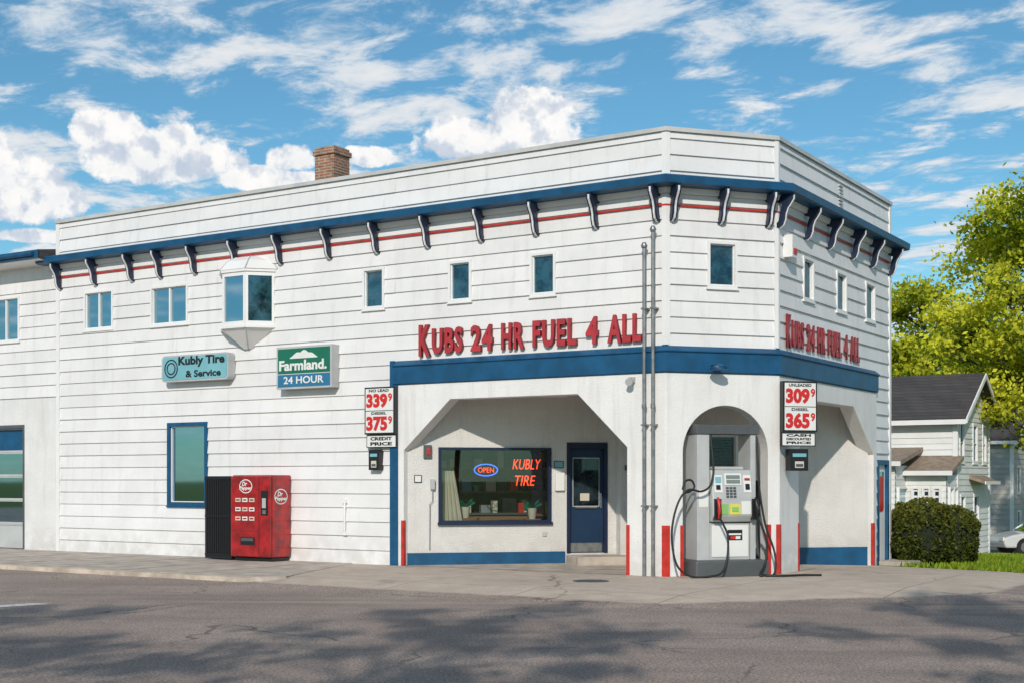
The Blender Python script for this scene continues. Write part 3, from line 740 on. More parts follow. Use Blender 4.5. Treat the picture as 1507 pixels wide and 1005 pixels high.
def price_sign(name, F, sl, sr, sg, xd, nd, z0, z1, n, rows, foot):
    e1 = empty(name, F.p((sl + sr) / 2, n, z0)); mb = MB(); a, b = min(sl, sr), max(sl, sr); H = z1 - z0; w = b - a
    mb.box(F, a, b, n, n + .12, z0 + H * .22, z1, M_BLACK); mb.box(F, a, b, n, n + .06, z0, z0 + H * .215, M_BLACK)
    mb.box(F, a + .03, b - .03, n + .12, n + .127, z0 + H * .22 + .03, z1 - .03, M_SIGNW)
    mb.box(F, a + .02, b - .02, n + .06, n + .066, z0 + .016, z0 + H * .215 - .016, M_SIGNW)
    mb.box(F, a + .03, b - .03, n + .127, n + .131, z0 + H * .602, z0 + H * .612, M_BLACK)
    mb.box(F, a + w * .3, b - w * .3, -.02, n, z0 + H * .4, z0 + H * .5, M_GREY); mb.box(F, a + w * .3, b - w * .3, -.02, n, z0 + H * .8, z0 + H * .9, M_GREY)
    mb.build('sign_case', e1)
    f = lambda x, z, k=.132: F.p(sl + sg * x * w, n + k, z0 + z * H)
    text('label_top', rows[0][0], f(.16, .918), xd, nd, w * .66, .045 * H, M_BLACK, .003, .02, e1)
    text('price_top', rows[0][1], f(.07, .655), xd, nd, w * .70, .235 * H, M_PRICER, .003, .05, e1)
    text('price_nine_top', '9', f(.80, .76), xd, nd, w * .13, .13 * H, M_PRICER, .003, .03, e1)
    text('label_bottom', rows[1][0], f(.24, .545), xd, nd, w * .5, .042 * H, M_BLACK, .003, .02, e1)
    text('price_bottom', rows[1][1], f(.07, .275), xd, nd, w * .70, .24 * H, M_PRICER, .003, .05, e1)
    text('price_nine_bottom', '9', f(.80, .385), xd, nd, w * .13, .13 * H, M_PRICER, .003, .03, e1)
    for i, l in enumerate(foot):
        hh = .17 / len(foot)
        text('footer_%d' % i, l, f(.14, .195 - (i + 1) * hh + .01, .068), xd, nd, w * .72, hh * .68 * H, M_BLACK, .003, .04, e1)
s0, s1, z0, z1 = rect(FA, 538, 569, 582, 658, .15)
price_sign('price_sign', FA, s1, s0, -1, xA, nA, z0, z1, .06, [('NO LEAD', '339'), ('DIESEL', '375')], ['CREDIT', 'PRICE'])
FP = Fr(P2 - dC * .02 + nC * .0, dC, nC)
sl, sr = su(FP, 1150, .2), su(FP, 1200, .2)
price_sign('price_sign', FP, sl, sr, 1, dC, nC, zv(FP, .4, 656, .2), zv(FP, .4, 561, .2), .14, [('UNLEADED', '309'), ('DIESEL', '365')], ['CASH', 'DISCOUNTED', 'PRICE'])
for F, u0, v0, u1, v1, xd, nd in ((FA, 543, 661, 558, 691, xA, nA), (FP, 1163, 660, 1189, 692, dC, nC)):
    s0, s1, z0, z1 = rect(F, u0, v0, u1, v1, .15); en = empty('notice_sign', F.p((s0 + s1) / 2, .15, z0)); mb = MB(); W_ = s1 - s0
    mb.box(F, s0, s1, -.02, .16, z0, z1, M_BLACK); mb.box(F, s0 + W_ * .25, s1 - W_ * .25, .16, .164, z0 + .05, z1 - .22, M_CREAM); mb.box(F, s0 + .04, s1 - .04, .164, .168, z1 - .14, z1 - .08, M_TEAL); mb.box(F, s0 + W_ * .3, s1 - W_ * .3, .164, .168, z0 + .07, z0 + .12, M_DGREY)
    mb.build('notice_board', en)
e1 = empty('neon_open_sign', FQ.p(su(FQ, 715), -.08, zv(FQ, 1.6, 691))); mb = MB()
s = su(FQ, 715, -.1); z = zv(FQ, s, 691); C = Vector(FQ.p(s, -.09, z)); X = Vector((dQ.x, dQ.y, 0))
mb.tube([C + X * .235 * math.cos(a) + Vector((0, 0, .115 * math.sin(a))) for a in np.linspace(0, 2 * math.pi, 32)], .013, M_NEONB, 6); mb.build('neon_oval', e1)
text('neon_word', 'OPEN', FQ.p(s - .16, -.09, z - .05), dQ, nQ, .32, .10, M_NEONR, .008, -.012, e1)
e1 = empty('neon_tire_sign', FQ.p(su(FQ, 775), -.08, 1.8))
s = su(FQ, 775, -.1)
text('neon_word_top', 'KUBLY', FQ.p(s - .29, -.09, zv(FQ, s, 690)), dQ, nQ, .58, .20, M_NEONR, .008, -.006, e1, shear=.25)
text('neon_word_bottom', 'TIRE', FQ.p(s - .24, -.09, zv(FQ, s, 714)), dQ, nQ, .42, .2, M_NEONR, .008, -.006, e1, shear=.25)

# ------------------------------------------------------------------ vending machines
vm = empty('vending_machine', FA.p(9., .4, 0)); mb = MB()
a, b, g0, g1, H = 8.50, 9.60, .05, .66, 1.77
mb.box(FA, a, b, g0, g1 - .05, .09, H, M_VRED); mb.box(FA, a + .03, b - .03, g0 + .03, g1 - .08, .01, .09, M_BLACK)
mb.box(FA, a + .012, b - .012, g1 - .049, g1 + .02, .1, H - .02, M_VRED)
mb.build('cabinet', vm, bevel=.02)
mb = MB(); n1 = g1 + .022
mb.box(FA, a + .06, a + .24, n1, n1 + .012, .95, 1.45, M_BLACK); mb.box(FA, a + .10, a + .20, n1 + .012, n1 + .02, 1.1, 1.3, M_LGREY); mb.box(FA, a + .10, a + .19, n1 + .012, n1 + .022, .98, 1.06, M_GALV)
for i in range(3):
    for j in range(3): mb.box(FA, a + .42 + j * .19, a + .56 + j * .19, n1, n1 + .012, 1.22 - i * .19, 1.30 - i * .19, M_SIGNW if (i + j) % 2 else M_CREAM)
    for j in range(3): mb.box(FA, a + .44 + j * .19, a + .54 + j * .19, n1 + .012, n1 + .014, 1.245 - i * .19, 1.275 - i * .19, M_VRED)
mb.box(FA, a + .42, b - .30, n1, n1 + .01, .34, .50, M_BLACK); mb.box(FA, a + .45, b - .33, n1 + .01, n1 + .015, .42, .48, M_DGREY)
mb.box(FA, a + .30, a + .31, n1, n1 + .006, .12, 1.72, M_LETTERSIDE); mb.box(FA, a + .33, b - .06, n1, n1 + .005, .62, .635, M_LETTERSIDE)
mb.build('front_panel', vm)
def logo(C, xd, nd, w):
    mb = MB(); C = Vector(C); X = Vector((xd[0], xd[1], 0)); N_ = Vector((nd[0], nd[1], 0))
    mb.poly([C + X * w * math.cos(t) + Vector((0, 0, w * .8 * math.sin(t))) for t in np.linspace(0, 2 * math.pi, 24)[:-1]], M_SIGNW)
    mb.poly([C + N_ * .003 + X * w * .88 * math.cos(t) + Vector((0, 0, w * .69 * math.sin(t))) for t in np.linspace(0, 2 * math.pi, 24)[:-1]], M_VRED)
    mb.build('logo_disc', vm)
    text('logo_text_top', 'Dr', C + N_ * .004 - X * w * .55 + Vector((0, 0, w * .02)), xd, nd, w * .8, w * .5, M_SIGNW, .004, .03, vm, shear=.25)
    text('logo_text', 'Pepper', C + N_ * .004 - X * w * .95 + Vector((0, 0, -w * .5)), xd, nd, w * 1.9, w * .5, M_SIGNW, .004, .03, vm, shear=.25)
logo(FA.p(a + .66, n1 + .002, 1.54), xA, nA, .18)
logo(FA.p(a - .004, .36, 1.33), -nA, xA, .2)
v2 = empty('vending_machine', FA.p(9.95, .4, 0)); mb = MB()
mb.box(FA, 9.66, 10.42, .05, .58, .03, H - .02, M_BLACK)
for i in range(13): mb.box(FA, 9.70 + i * .054, 9.725 + i * .054, .58, .60, .12, H - .1, M_BLACK)
for z in (.1, .9, 1.68): mb.box(FA, 9.68, 10.40, .60, .612, z, z + .03, M_BLACK)
mb.build('cabinet', v2, bevel=.008)

# ------------------------------------------------------------------ fuel pump
PC = P1 + dC * 1.07; FPm = Fr(PC, dC, nC)
fp = empty('fuel_pump', (PC.x, PC.y, 0)); mb = MB()
mb.box(FPm, -.70, .70, -.45, .42, -.02, .28, M_DGREY); mb.build('island_base', fp, bevel=.03)
mb = MB()
mb.box(FPm, -.58, -.35, -.25, .22, .28, 2.46, M_LGREY); mb.box(FPm, .44, .54, -.25, .22, .28, 2.46, M_LGREY)
mb.box(FPm, -.60, .60, -.28, .25, 2.46, 2.62, M_DGREY)
mb.box(FPm, -.34, .43, -.22, .20, .28, .92, M_LGREY)
mb.box(FPm, -.30, .40, .20, .215, .33, .88, M_SIGNW)
mb.build('columns_and_cabinet', fp, bevel=.012)
mb = MB()
mb.pnz(FPm, [(-.24, .94), (.26, .94), (.34, 1.05), (.33, 1.35), (.26, 1.84), (-.24, 1.84)], -.34, .43, M_LGREY)
mb.box(FPm, -.26, .34, -.18, .16, 1.84, 1.9, M_LGREY)
mb.build('pump_head', fp, bevel=.02)
mb = MB()
def face(s0, s1, z0, z1, m, k=0.):
    def nz(z): return (.34 + (.33 - .34) * (z - 1.05) / .3 if z < 1.35 else .33 + (.26 - .33) * (z - 1.35) / .49) + .003 + k
    mb.prism([FPm.p(s0, nz(z0) - .006, z0), FPm.p(s1, nz(z0) - .006, z0), FPm.p(s1, nz(z0) + .01, z0), FPm.p(s0, nz(z0) + .01, z0)],
             [FPm.p(s0, nz(z1) - .006, z1), FPm.p(s1, nz(z1) - .006, z1), FPm.p(s1, nz(z1) + .01, z1), FPm.p(s0, nz(z1) + .01, z1)], m)
face(-.10, .22, 1.58, 1.78, M_SIGNW); face(-.07, .19, 1.69, 1.75, M_SCR, .012); face(-.07, .19, 1.61, 1.67, M_SCR, .012)
face(-.30, -.15, 1.45, 1.75, M_SIGNW); face(-.27, -.19, 1.5, 1.58, M_BLACK, .012); face(-.28, -.17, 1.62, 1.72, M_TEAL, .012)
face(.26, .40, 1.45, 1.75, M_SIGNW); face(.29, .37, 1.5, 1.6, M_BLACK, .012); face(.28, .38, 1.66, 1.70, M_RED, .012)
for i in range(3):
    for j in range(4): face(-.08 + i * .07, -.03 + i * .07, 1.36 + j * .05, 1.395 + j * .05, M_DGREY)
face(-.02, .18, 1.07, 1.25, M_YEL); face(-.22, -.05, 1.07, 1.25, M_GRN); face(.2, .38, 1.07, 1.3, M_SIGNW); face(.02, .14, 1.12, 1.2, M_GRN, .012)
mb.box(FPm, .0, .28, .215, .222, .62, .80, M_BLACK); mb.box(FPm, .02, .26, .222, .226, .71, .74, M_SIGNW); mb.box(FPm, .05, .14, .222, .226, .64, .69, M_RED); mb.box(FPm, .15, .24, .222, .226, .64, .69, M_SIGNW)
mb.box(FPm, -.55, -.38, .22, .225, 1.2, 1.5, M_SIGNW)
mb.build('panels', fp)
def nozzle(mb, s, m):
    mb.box(FPm, s - .06, s + .06, .2, .38, .98, 1.34, M_BLACK)
    mb.tube([FPm.p(s, .36, 1.36), FPm.p(s, .42, 1.28), FPm.p(s, .43, 1.12), FPm.p(s, .41, 1.0)], [.02, .035, .04, .026], m, 8)
    mb.tube([FPm.p(s, .43, 1.26), FPm.p(s, .49, 1.2), FPm.p(s, .48, 1.08), FPm.p(s, .42, 1.04)], .01, M_BLACK, 6)
mb = MB(); nozzle(mb, -.26, M_RED); nozzle(mb, .46, M_BLACK); mb.build('nozzles', fp)
def smooth(pts, k=6):
    P = [Vector(p) for p in pts]; P = [P[0] * 2 - P[1]] + P + [P[-1] * 2 - P[-2]]; o = []
    for i in range(1, len(P) - 2):
        for j in range(k):
            t = j / k; a, b, c, d = P[i - 1:i + 3]
            o.append(.5 * ((2 * b) + (c - a) * t + (2 * a - 5 * b + 4 * c - d) * t * t + (3 * b - a - 3 * c + d) * t ** 3))
    return o + [P[-2]]
mb = MB()
h1 = [(-.34, .24, 2.44), (-.33, .3, 2.1), (-.33, .33, 1.8), (-.42, .38, 1.56), (-.6, .4, 1.47), (-.82, .4, 1.50), (-.98, .4, 1.36), (-1.10, .4, 1.05), (-1.15, .42, .65), (-1.08, .48, .22), (-.85, .55, .03), (-.5, .6, .03), (-.28, .58, .1), (-.16, .52, .35), (-.13, .48, .7), (-.2, .45, .9), (-.26, .43, 1.02)]
h2 = [(.56, .2, 2.44), (.55, .28, 2.0), (.56, .32, 1.5), (.64, .38, .9), (.78, .46, .4), (.72, .56, .05), (.5, .62, .03), (.42, .6, .04), (.58, .5, .25), (.62, .46, .6), (.55, .44, .85), (.46, .42, 1.02)]
h3 = [(.5, .65, .025), (.8, .75, .025), (1.2, .72, .025), (1.5, .8, .025)]
h4 = [(-.95, .42, 1.5), (-.9, .41, 1.64), (-.78, .4, 1.66), (-.72, .4, 1.55), (-.8, .4, 1.47), (-.9, .4, 1.45)]
for h in (h1, h2, h3, h4): mb.tube(smooth([FPm.p(s - .0, n, z) for s, n, z in h]), .019, M_RUB, 8)
mb.build('hoses', fp)
FD = Fr((4.95, 25.55), dB, nB); fd = empty('fuel_pump', (4.95, 25.55, 0)); mb = MB()
mb.box(FD, -.4, .4, -.3, .3, 0, .2, M_DGREY); mb.box(FD, -.33, .33, -.22, .22, .2, 1.0, M_DGREY); mb.box(FD, -.36, .36, -.25, .25, 1.0, 1.66, M_BLACK)
mb.build('cabinet', fd, bevel=.02); mb = MB()
mb.box(FD, -.28, .28, .25, .262, 1.2, 1.55, M_LGREY); mb.box(FD, -.2, .2, .262, .27, 1.35, 1.5, M_SCR)
for z in (.5, .8, 1.1): mb.pnz(FD, [(-.05, z), (.12, z + .02), (.14, z + .2), (0, z + .26)], .38, .56, M_BLACK)
mb.tube(smooth([FD.p(.4, .1, 1.5), FD.p(.5, .2, 1.0), FD.p(.48, .3, .4), FD.p(.3, .35, .05), FD.p(.0, .4, .03)]), .018, M_RUB, 8)
mb.build('panel_and_hose', fd)

# ------------------------------------------------------------------ neighbouring houses
def house(name, corner, zb, depth, length, eave, ridge, siding_m, e=.2, detail=True):
    HA = Fr(corner, dA, nA, zb); HB = Fr(corner, dB, nB, zb); eo = empty(name, (corner[0], corner[1], zb)); mb = MB()
    wb = [(.3, .95, eave - 1.6, eave - .2), (2.1, 2.8, eave - 1.6, eave - .2), (3.5, 4.1, eave - 1.6, eave - .2), (.4, 1.1, .7, 2.1), (2.2, 3.0, .7, 2.1)] if detail else [(1, 1.8, 3, 4.4), (3, 3.8, 3, 4.4), (1, 1.8, .9, 2.2), (3, 3.8, .9, 2.2), (5.5, 6.3, 3, 4.4)]
    wa = [] if detail else [(1, 1.9, 3, 4.4), (3.2, 4.1, 3, 4.4), (1, 1.9, .9, 2.2), (3.2, 4.1, .9, 2.2)]
    siding(mb, HA, 0, length, -.6, eave, [sh(w) for w in wa], siding_m, e, .025); siding(mb, HB, 0, depth, -.6, eave, [sh(w) for w in wb], siding_m, e, .025)
    mb.box(HA, .1, length, -depth, -.08, -.8, eave, siding_m)
    mb.box(HB, .1, depth, -.3, -.08, -.8, eave, siding_m)
    z = eave
    while z < ridge - .05:
        f = (z - eave) / (ridge - eave); f2 = min(1, (z + e - eave) / (ridge - eave)); h = depth / 2
        mb.poly([HB.p(h * f, .023, z), HB.p(depth - h * f, .023, z), HB.p(depth - h * f2, .004, z + e), HB.p(h * f2, .004, z + e)], siding_m); z += e
    for w in wb: window(mb, HB, *w, M_WHITE, M_GLASSD, bar=True, fw=.09)
    for w in wa: window(mb, HA, *w, M_WHITE, M_GLASSD, bar=True, fw=.09)
    mb.box(HA, -.02, .12, -.02, .04, -.6, eave, M_WHITE); mb.box(HB, -.02, .12, -.02, .041, -.6, eave, M_WHITE); mb.box(HB, depth - .12, depth, -.02, .041, -.6, eave, M_WHITE)
    sl = (ridge - eave) / (depth / 2); o = .4
    for sg, x0 in ((1, -o), (-1, depth + o)):
        mb.psz(HB, [(x0, eave - sl * o), (depth / 2, ridge), (depth / 2, ridge + .14), (x0, eave - sl * o + .14)], -length, o, M_SHING)
        mb.psz(HB, [(x0, eave - sl * o - .05), (depth / 2, ridge - .05), (depth / 2, ridge + .12), (x0, eave - sl * o + .12)], o + .003, o + .05, M_WHITE)
    mb.box(HA, -o, length, o - .03, o + .02, eave - sl * o - .08, eave - sl * o + .08, M_WHITE)
    if detail:
        for (s0, s1, n1, top, c) in ((1.35, 7, 2.4, 3.05, 3), (.0, 1.33, 1.3, 2.75, 3)):
            Fp = Fr(HA.p(s0, n1, 0), dA, nA, zb); siding(mb, Fp, 0, s1 - s0, -.6, top, [], siding_m, e, .02)
            Fs = Fr(HA.p(s0, 0, 0), nA, nB, zb); siding(mb, Fs, 0, n1, -.6, top, [], siding_m, e, .02)
            L = s1 - s0
            for i in range(c):
                a = .15 + i * (min(L, 2.2) - .3) / c; window(mb, Fp, a, a + (min(L, 2.2) - .3) / c - .06, .95, 2.35, M_WHITE, M_GLASSD, fw=.06, bar=True, n=.05)
            for i in range(2):
                a = .12 + i * (n1 - .2) / 2; window(mb, Fs, a, a + (n1 - .2) / 2 - .08, .95, 2.35, M_WHITE, M_GLASSD, fw=.06, bar=True, n=.05)
            mb.pnz(HA, [(0, top + .5), (n1 + .3, top), (n1 + .3, top + .13), (0, top + .64)], s0 - .25, s1, M_TAN)
            mb.box(HA, s0 - .27, s1, n1 + .302, n1 + .34, top - .02, top + .13, M_WHITE)
        mb.pnz(HB, [(0, 2.62), (.55, 2.45), (.55, 2.53), (0, 2.75)], 1.6, 3.8, M_TAN)
        mb.box(HB, 1.6, 3.8, .55, .58, 2.43, 2.54, M_WHITE)
        mb.box(HB, 1.4, 3.9, .02, .9, -.7, -.02, M_CONC)
    mb.build('walls_roof_windows', eo)
house('white_house', (14.84, 45.), -.9, 4.6, 10, 4.75, 6.15, M_HOUSE)
house('grey_house', (24.5, 66.), -2.0, 8, 12, 5.8, 8.5, M_HOUSE2, e=.25, detail=False)

def car(name, loc, xd):
    nd = Vector((xd[1], -xd[0])); F = Fr(loc, xd, nd, loc[2]); eo = empty(name, loc); mb = MB(); W = .86
    mb.psz(F, [(.1, .28), (.02, .45), (.06, .66), (.35, .76), (1.25, .90), (4.1, .97), (4.52, .92), (4.6, .6), (4.52, .28)], -W, W, M_CAR); mb.build('body', eo, bevel=.07)
    mb = MB(); g = [(1.15, .90), (1.9, 1.36), (2.2, 1.42), (3.1, 1.42), (3.45, 1.36), (4.05, .97)]
    mb.prism([F.p(a, -W + (.22 if z > 1.2 else .06), z) for a, z in g], [F.p(a, W - (.22 if z > 1.2 else .06), z) for a, z in g], M_GLASSD)
    rf = [(1.9, 1.375), (2.2, 1.43), (3.1, 1.43), (3.45, 1.375), (3.4, 1.46), (2.0, 1.46)]
    mb.prism([F.p(a, -W + .2, z) for a, z in rf], [F.p(a, W - .2, z) for a, z in rf], M_CAR)
    for s in (-1, 1):
        for a0, z0, a1, z1 in ((1.15, .9, 1.92, 1.4), (2.55, .9, 2.55, 1.42), (4.0, .97, 3.4, 1.4)):
            mb.tube([F.p(a0, s * (W - .05), z0), F.p(a1, s * (W - .20), z1)], .035, M_CAR, 6)
    mb.build('cabin', eo); mb = MB()
    for x in (.85, 3.7):
        for s in (-1, 1):
            mb.tube([F.p(x, s * (W - .2), .31), F.p(x, s * (W + .01), .31)], .35, M_BLACK, 20); mb.tube([F.p(x, s * (W - .15), .31), F.p(x, s * (W + .02), .31)], .31, M_RUB, 20); mb.tube([F.p(x, s * W, .31), F.p(x, s * (W + .03), .31)], .19, M_GALV, 14)
    mb.box(F, 0, .08, .5, .8, .55, .68, M_SIGNW); mb.box(F, 1.5, 4.0, W + .0, W + .012, .55, .58, M_BLACK)
    mb.build('wheels_and_trim', eo)
car('parked_car', (18.4, 51.5, hz(18.8, 51.5)), Vector((.995, .08)))
mb = MB(); mb.poly([(x, y, hz(x, y) + .02) for x, y in ((17.8, 49.5), (60, 48), (60, 54), (17.8, 53.8))], M_CONC); mb.build('driveway')

# ------------------------------------------------------------------ foliage
def quads(C, size, tint, name, mat, flat=0.):
    n = len(C); a = rng.normal(size=(n, 3)); a /= np.linalg.norm(a, axis=1)[:, None]
    b = rng.normal(size=(n, 3)); b -= a * (a * b).sum(1)[:, None]; b /= np.linalg.norm(b, axis=1)[:, None]
    sz = size * rng.uniform(.6, 1.3, n)[:, None]; a = a * sz * .5; b = b * sz * .34
    Vv = np.stack([C - a, C + b * .9, C + a, C - b * .9], 1).reshape(-1, 3)
    me = bpy.data.meshes.new(name); me.vertices.add(4 * n); me.vertices.foreach_set('co', Vv.astype(np.float32).ravel())
    me.loops.add(4 * n); me.loops.foreach_set('vertex_index', np.arange(4 * n, dtype=np.int32))
    me.polygons.add(n); me.polygons.foreach_set('loop_start', np.arange(0, 4 * n, 4, dtype=np.int32)); me.polygons.foreach_set('loop_total', np.full(n, 4, dtype=np.int32))
    me.update(calc_edges=True); at = me.attributes.new('tint', 'FLOAT', 'FACE'); at.data.foreach_set('value', tint.astype(np.float32))
    me.materials.append(mat); ob = bpy.data.objects.new(name, me); scene.collection.objects.link(ob); return ob

def tree(name, x, y, h, tr_h, rad, nclump, nleaf, lsize, mat, r0=.2, zb=None, clr=(.35, .8), topw=.65, botw=1.):
    zb = hz(x, y) - .1 if zb is None else zb
    eo = empty(name, (x, y, zb)); mb = MB(); base = Vector((x, y, zb)); top = h * .86
    tp = [base + Vector((.12 * math.sin(i * .9 + x), .12 * math.cos(i * 1.1 + y), top * i / 8)) for i in range(9)]; tp[0] = base
    mb.tube(tp, [r0 * (1.25 if i == 0 else 1 - .1 * i) for i in range(9)], M_BARK, 8)
    zc = (tr_h + h) / 2; rz = (h - tr_h) / 2; cl = []
    while len(cl) < nclump:
        v = rng.normal(size=3); v /= np.linalg.norm(v); q = v * rng.uniform(.2, 1) ** .5
        wid = 1 - (1 - topw) * max(0, q[2]) - (1 - botw) * max(0, -q[2]); q = np.array([q[0] * rad * wid, q[1] * rad * wid, q[2] * rz])
        cl.append(q * rng.uniform(.85, 1.1))
    Cs = []; Ts = []
    for q in cl:
        c = Vector((x + q[0], y + q[1], zb + zc + q[2]))
        hh = max(tr_h * .75, min(top * .95, (c.z - zb) - rng.uniform(.5, 1.6) * (abs(q[0]) + abs(q[1])) * .45)); i = int(8 * hh / top); st = tp[min(i, 8)].lerp(tp[min(i + 1, 8)], 8 * hh / top - i)
        mid = st.lerp(c, .5) + Vector((rng.normal() * .15, rng.normal() * .15, rng.normal() * .12 + .15))
        mb.tube([st, mid, c], [r0 * .28, r0 * .16, r0 * .05], M_BARK, 5)
        for _ in range(3):
            e2 = c + Vector(rng.normal(size=3)) * .45; mb.tube([mid.lerp(c, .6), e2], [r0 * .07, r0 * .03], M_BARK, 4)
        k = int(nleaf / nclump * rng.uniform(.5, 1.5)); cr = rng.uniform(*clr)
        p = rng.normal(size=(k, 3)) * cr * np.array([.6, .6, .42]); Cs.append(np.array(c)[None] + p)
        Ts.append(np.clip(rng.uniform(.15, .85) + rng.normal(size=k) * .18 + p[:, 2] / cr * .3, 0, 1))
    mb.build('trunk_and_limbs', eo)
    o = quads(np.concatenate(Cs), lsize, np.concatenate(Ts), 'foliage', mat); setpar(o, eo)
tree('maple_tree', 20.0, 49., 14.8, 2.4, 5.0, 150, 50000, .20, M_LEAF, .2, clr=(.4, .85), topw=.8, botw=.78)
tree('deciduous_tree', 21.2, 70., 15., 3, 3.6, 60, 15000, .30, M_LEAF, .25, clr=(.5, 1.0))
tree('deciduous_tree', 28., 80., 14.5, 3, 5, 70, 15000, .34, M_LEAF2, .28, clr=(.6, 1.1))
tree('deciduous_tree', 34., 74., 15, 3, 5, 60, 12000, .34, M_LEAF, .28, clr=(.6, 1.1))
Cs = []; Ts = []
for i in range(60):
    x = rng.uniform(15, 70); y = rng.uniform(95, 125); h = rng.uniform(6, 12); cr = rng.uniform(2, 3.5); k = 400
    p = rng.normal(size=(k, 3)) * np.array([cr * .6, cr * .6, h * .28]); Cs.append(np.array([x, y, -4 + h * .55])[None] + p); Ts.append(np.clip(rng.uniform(.2, .6) + rng.normal(size=k) * .15, 0, 1))
quads(np.concatenate(Cs), .75, np.concatenate(Ts), 'distant_trees', M_LEAF2)
# verge trees on the near side of the street
for x, y, h in ((-14.5, 2.0, 10.6), (-8.8, .8, 10.2), (-3.6, .2, 10.6), (3.8, .9, 10.8), (9.3, 2.4, 11.3), (14.8, 4.0, 11.8)):
    tree('street_tree', x, y, h, 5.8, 3.3, 32, 2500, .25, M_LEAF2, .14, clr=(.22, .6))

def hedge(name, x, y, rx, ry, h):
    zb = hz(x, y); n = 9000; v = rng.normal(size=(n, 3)); v /= np.linalg.norm(v, axis=1)[:, None]
    q = np.sign(v) * np.abs(v) ** .62; q /= np.maximum(1, np.abs(q).max(1))[:, None]
    bump = 1 + .08 * np.sin(v[:, 0] * 9 + 1) * np.sin(v[:, 2] * 8) + rng.normal(size=n) * .03
    C = q * bump[:, None] * np.array([rx, ry, h / 2]) + np.array([x, y, zb + h / 2])
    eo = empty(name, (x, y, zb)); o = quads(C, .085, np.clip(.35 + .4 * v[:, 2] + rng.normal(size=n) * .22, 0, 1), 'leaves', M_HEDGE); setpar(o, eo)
    m = MB(); vv = []; fs = []; S, Rr = 16, 10
    for i in range(Rr + 1):
        for j in range(S):
            t1 = math.pi * i / Rr; t2 = 2 * math.pi * j / S; w = np.array([math.sin(t1) * math.cos(t2), math.sin(t1) * math.sin(t2), math.cos(t1)])
            w = np.sign(w) * np.abs(w) ** .62 * .93; vv.append((x + w[0] * rx, y + w[1] * ry, zb + h / 2 + w[2] * h / 2))
    for i in range(Rr):
        for j in range(S): fs.append((i * S + j, i * S + (j + 1) % S, (i + 1) * S + (j + 1) % S, (i + 1) * S + j))
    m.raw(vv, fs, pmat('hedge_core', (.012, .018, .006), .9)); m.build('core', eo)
hedge('hedge_bush', 8.95, 29.5, .62, .60, 1.40)
hedge('hedge_bush', 10.15, 31.3, .58, .58, 1.30)

n = 42000; X = rng.uniform(8.2, 24, n); Y = 25 + (rng.uniform(0, 1, n) ** 1.6) * 26
v1 = np.array([9.5 - 7.95, 25.3 - 28.0]); v2g = np.array([30 - 9.5, 23 - 25.3])
g1 = -(v1[1]) * (X - 7.95) + v1[0] * (Y - 28.0); g2 = -(v2g[1]) * (X - 9.5) + v2g[0] * (Y - 25.3)
k = (g1 > 0.1) & (g2 > 0.3) & (X < .40 * Y + 1) & (Y < 49); X = X[k]; Y = Y[k]; n = len(X)
Z = np.array([hz(a, b) for a, b in zip(X, Y)]); hh = rng.uniform(.05, .13, n); th = rng.uniform(0, math.pi, n); w = .012 + .0006 * Y
bx = np.cos(th) * w; by = np.sin(th) * w; lx = rng.normal(size=n) * .03; ly = rng.normal(size=n) * .03
Vv = np.stack([np.stack([X - bx, Y - by, Z], 1), np.stack([X + bx, Y + by, Z], 1), np.stack([X + lx, Y + ly, Z + hh], 1)], 1).reshape(-1, 3)
me = bpy.data.meshes.new('grass'); me.from_pydata(Vv.tolist(), [], np.arange(3 * n).reshape(-1, 3).tolist())
at = me.attributes.new('tint', 'FLOAT', 'FACE'); at.data.foreach_set('value', rng.uniform(.1, 1, n).astype(np.float32)); me.materials.append(M_GRASS)
scene.collection.objects.link(bpy.data.objects.new('grass', me))

# ------------------------------------------------------------------ light and sky
EL = math.radians(29); hx, hy = -.18, -.984; AZ = math.atan2(hx, hy)
ts = Vector((math.cos(EL) * hx, math.cos(EL) * hy, math.sin(EL)))
sd = bpy.data.lights.new('sun', 'SUN'); sd.energy = 3.1; sd.angle = math.radians(.8); sd.color = (1, .92, .82)
so = bpy.data.objects.new('sun', sd); so.rotation_euler = ts.to_track_quat('Z', 'Y').to_euler(); so.location = (0, -20, 30); scene.collection.objects.link(so)

w = bpy.data.worlds.new("World"); scene.world = w; w.use_nodes = True; nt = w.node_tree; nt.nodes.clear(); t = NT(nt)
try:
    w.cycles.sampling_method = 'MANUAL'; w.cycles.sample_map_resolution = 256
except Exception: pass
out = t.n('ShaderNodeOutputWorld')
sky = t.n('ShaderNodeTexSky', sky_type='NISHITA'); sky.sun_disc = False; sky.sun_elevation = EL; sky.sun_rotation = AZ
sky.air_density = 1.0; sky.dust_density = .3; sky.ozone_density = 2.0
g = t.n('ShaderNodeTexCoord').outputs['Generated']
sp = t.n('ShaderNodeSeparateXYZ'); t.put(sp.inputs[0], g); x, y, z = sp.outputs
az = t.m('ARCTAN2', x, y); el = t.m('ARCSINE', z)
skc = t.mix(1., sky.outputs[0], (.58, .98, 1.04), 'MULTIPLY')
b1 = t.n('ShaderNodeBackground'); t.put(b1.inputs[0], skc); b1.inputs[1].default_value = .104
def azel(u, v): return math.atan((u - CX) / FPX), math.atan((HOR - v) / math.hypot(FPX, u - CX))
blobs = [(235, 240, 125, 52), (165, 205, 62, 45), (30, 290, 95, 62), (-80, 260, 120, 90), (745, 215, 150, 48), (770, 172, 75, 48), (675, 208, 55, 30), (430, 238, 42, 26), (400, 268, 110, 24), (545, 235, 50, 20), (60, 350, 60, 14),
         (-400, 280, 200, 60), (1900, 260, 250, 60)]
f = None
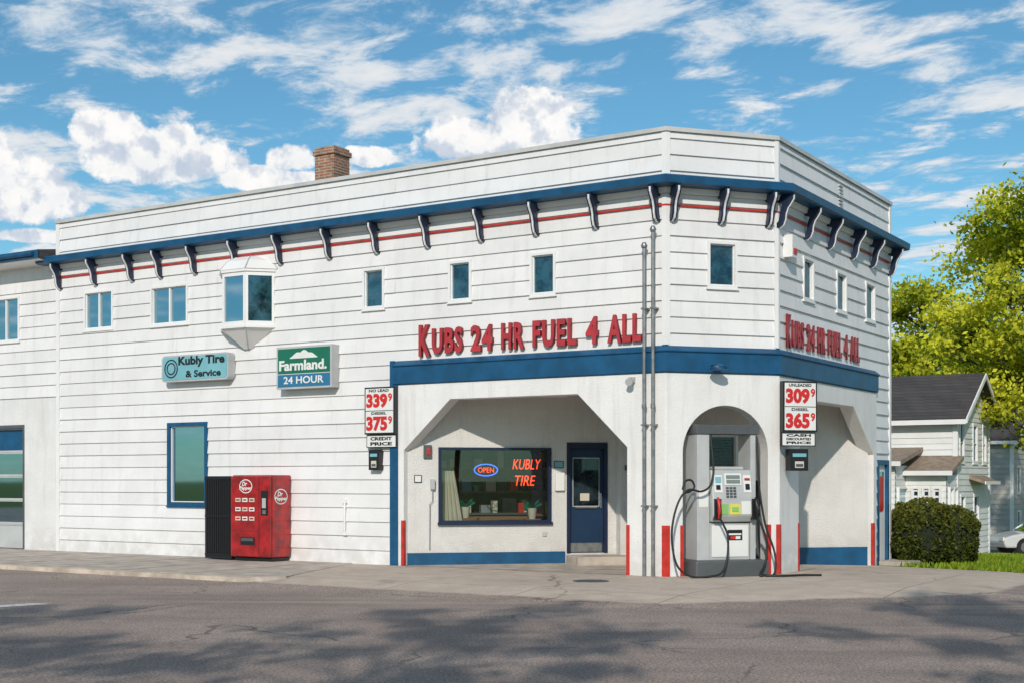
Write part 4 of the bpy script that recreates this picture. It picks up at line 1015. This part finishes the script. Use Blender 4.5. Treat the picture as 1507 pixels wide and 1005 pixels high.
for u, v, ru, rv in blobs:
    a0, e0 = azel(u, v); da = t.m('DIVIDE', t.m('SUBTRACT', az, a0), ru / FPX); de = t.m('DIVIDE', t.m('SUBTRACT', el, e0), rv / FPX)
    de = t.m('MAXIMUM', de, t.m('MULTIPLY', de, -1.5))
    val = t.m('SUBTRACT', 1., t.m('ADD', t.m('MULTIPLY', da, da), t.m('MULTIPLY', de, de)))
    f = val if f is None else t.m('MAXIMUM', f, val)
f = t.m('MAXIMUM', f, -1.2)
nb = t.noise(g, 30, 8, .62); nl = t.noise(g, 42, 4, .55); nl2 = t.noise(t.vm('ADD', g, (.003, .0, .009)), 42, 4, .55)
cu = t.m('ADD', f, t.m('MULTIPLY', t.m('SUBTRACT', nb, .5), 3.0))
ca = t.ss(cu, .02, .42)
rel = t.ss(t.m('SUBTRACT', nl, nl2), -.13, .07)
shade = t.m('ADD', t.m('MULTIPLY', rel, .75), t.m('MULTIPLY', t.ss(nb, .38, .6), .25))
ccol = t.mix(shade, (.54, .62, .74), (1.0, .985, .965))
zz = t.m('MAXIMUM', t.m('ADD', z, .06), .02); px = t.m('DIVIDE', x, zz); py = t.m('DIVIDE', y, zz)
cv = t.n('ShaderNodeCombineXYZ'); t.put(cv.inputs[0], px); t.put(cv.inputs[1], t.m('ADD', t.m('MULTIPLY', py, 1.0), t.m('MULTIPLY', px, .3)))
n1 = t.noise(cv.outputs[0], 4.6, 8, .64, .3); n2 = t.noise(t.vm('ADD', cv.outputs[0], (1.3, 4.7, 0)), 1.2, 3, .5)
hi = t.m('ADD', n1, t.m('MULTIPLY', t.m('SUBTRACT', n2, .5), .60))
ha = t.m('MULTIPLY', t.ss(hi, .46, .63), t.ss(z, .02, .12, .4, .90))
hcol = t.mix(t.ss(n1, .45, .70), (.62, .74, .86), (.97, .965, .96))
b2 = t.n('ShaderNodeBackground'); t.put(b2.inputs[0], hcol); b2.inputs[1].default_value = .90
b3 = t.n('ShaderNodeBackground'); t.put(b3.inputs[0], ccol); b3.inputs[1].default_value = 1.0
m1 = t.n('ShaderNodeMixShader'); t.put(m1.inputs[0], ha); t.put(m1.inputs[1], b1.outputs[0]); t.put(m1.inputs[2], b2.outputs[0])
m2 = t.n('ShaderNodeMixShader'); t.put(m2.inputs[0], ca); t.put(m2.inputs[1], m1.outputs[0]); t.put(m2.inputs[2], b3.outputs[0])
t.put(out.inputs[0], m2.outputs[0])
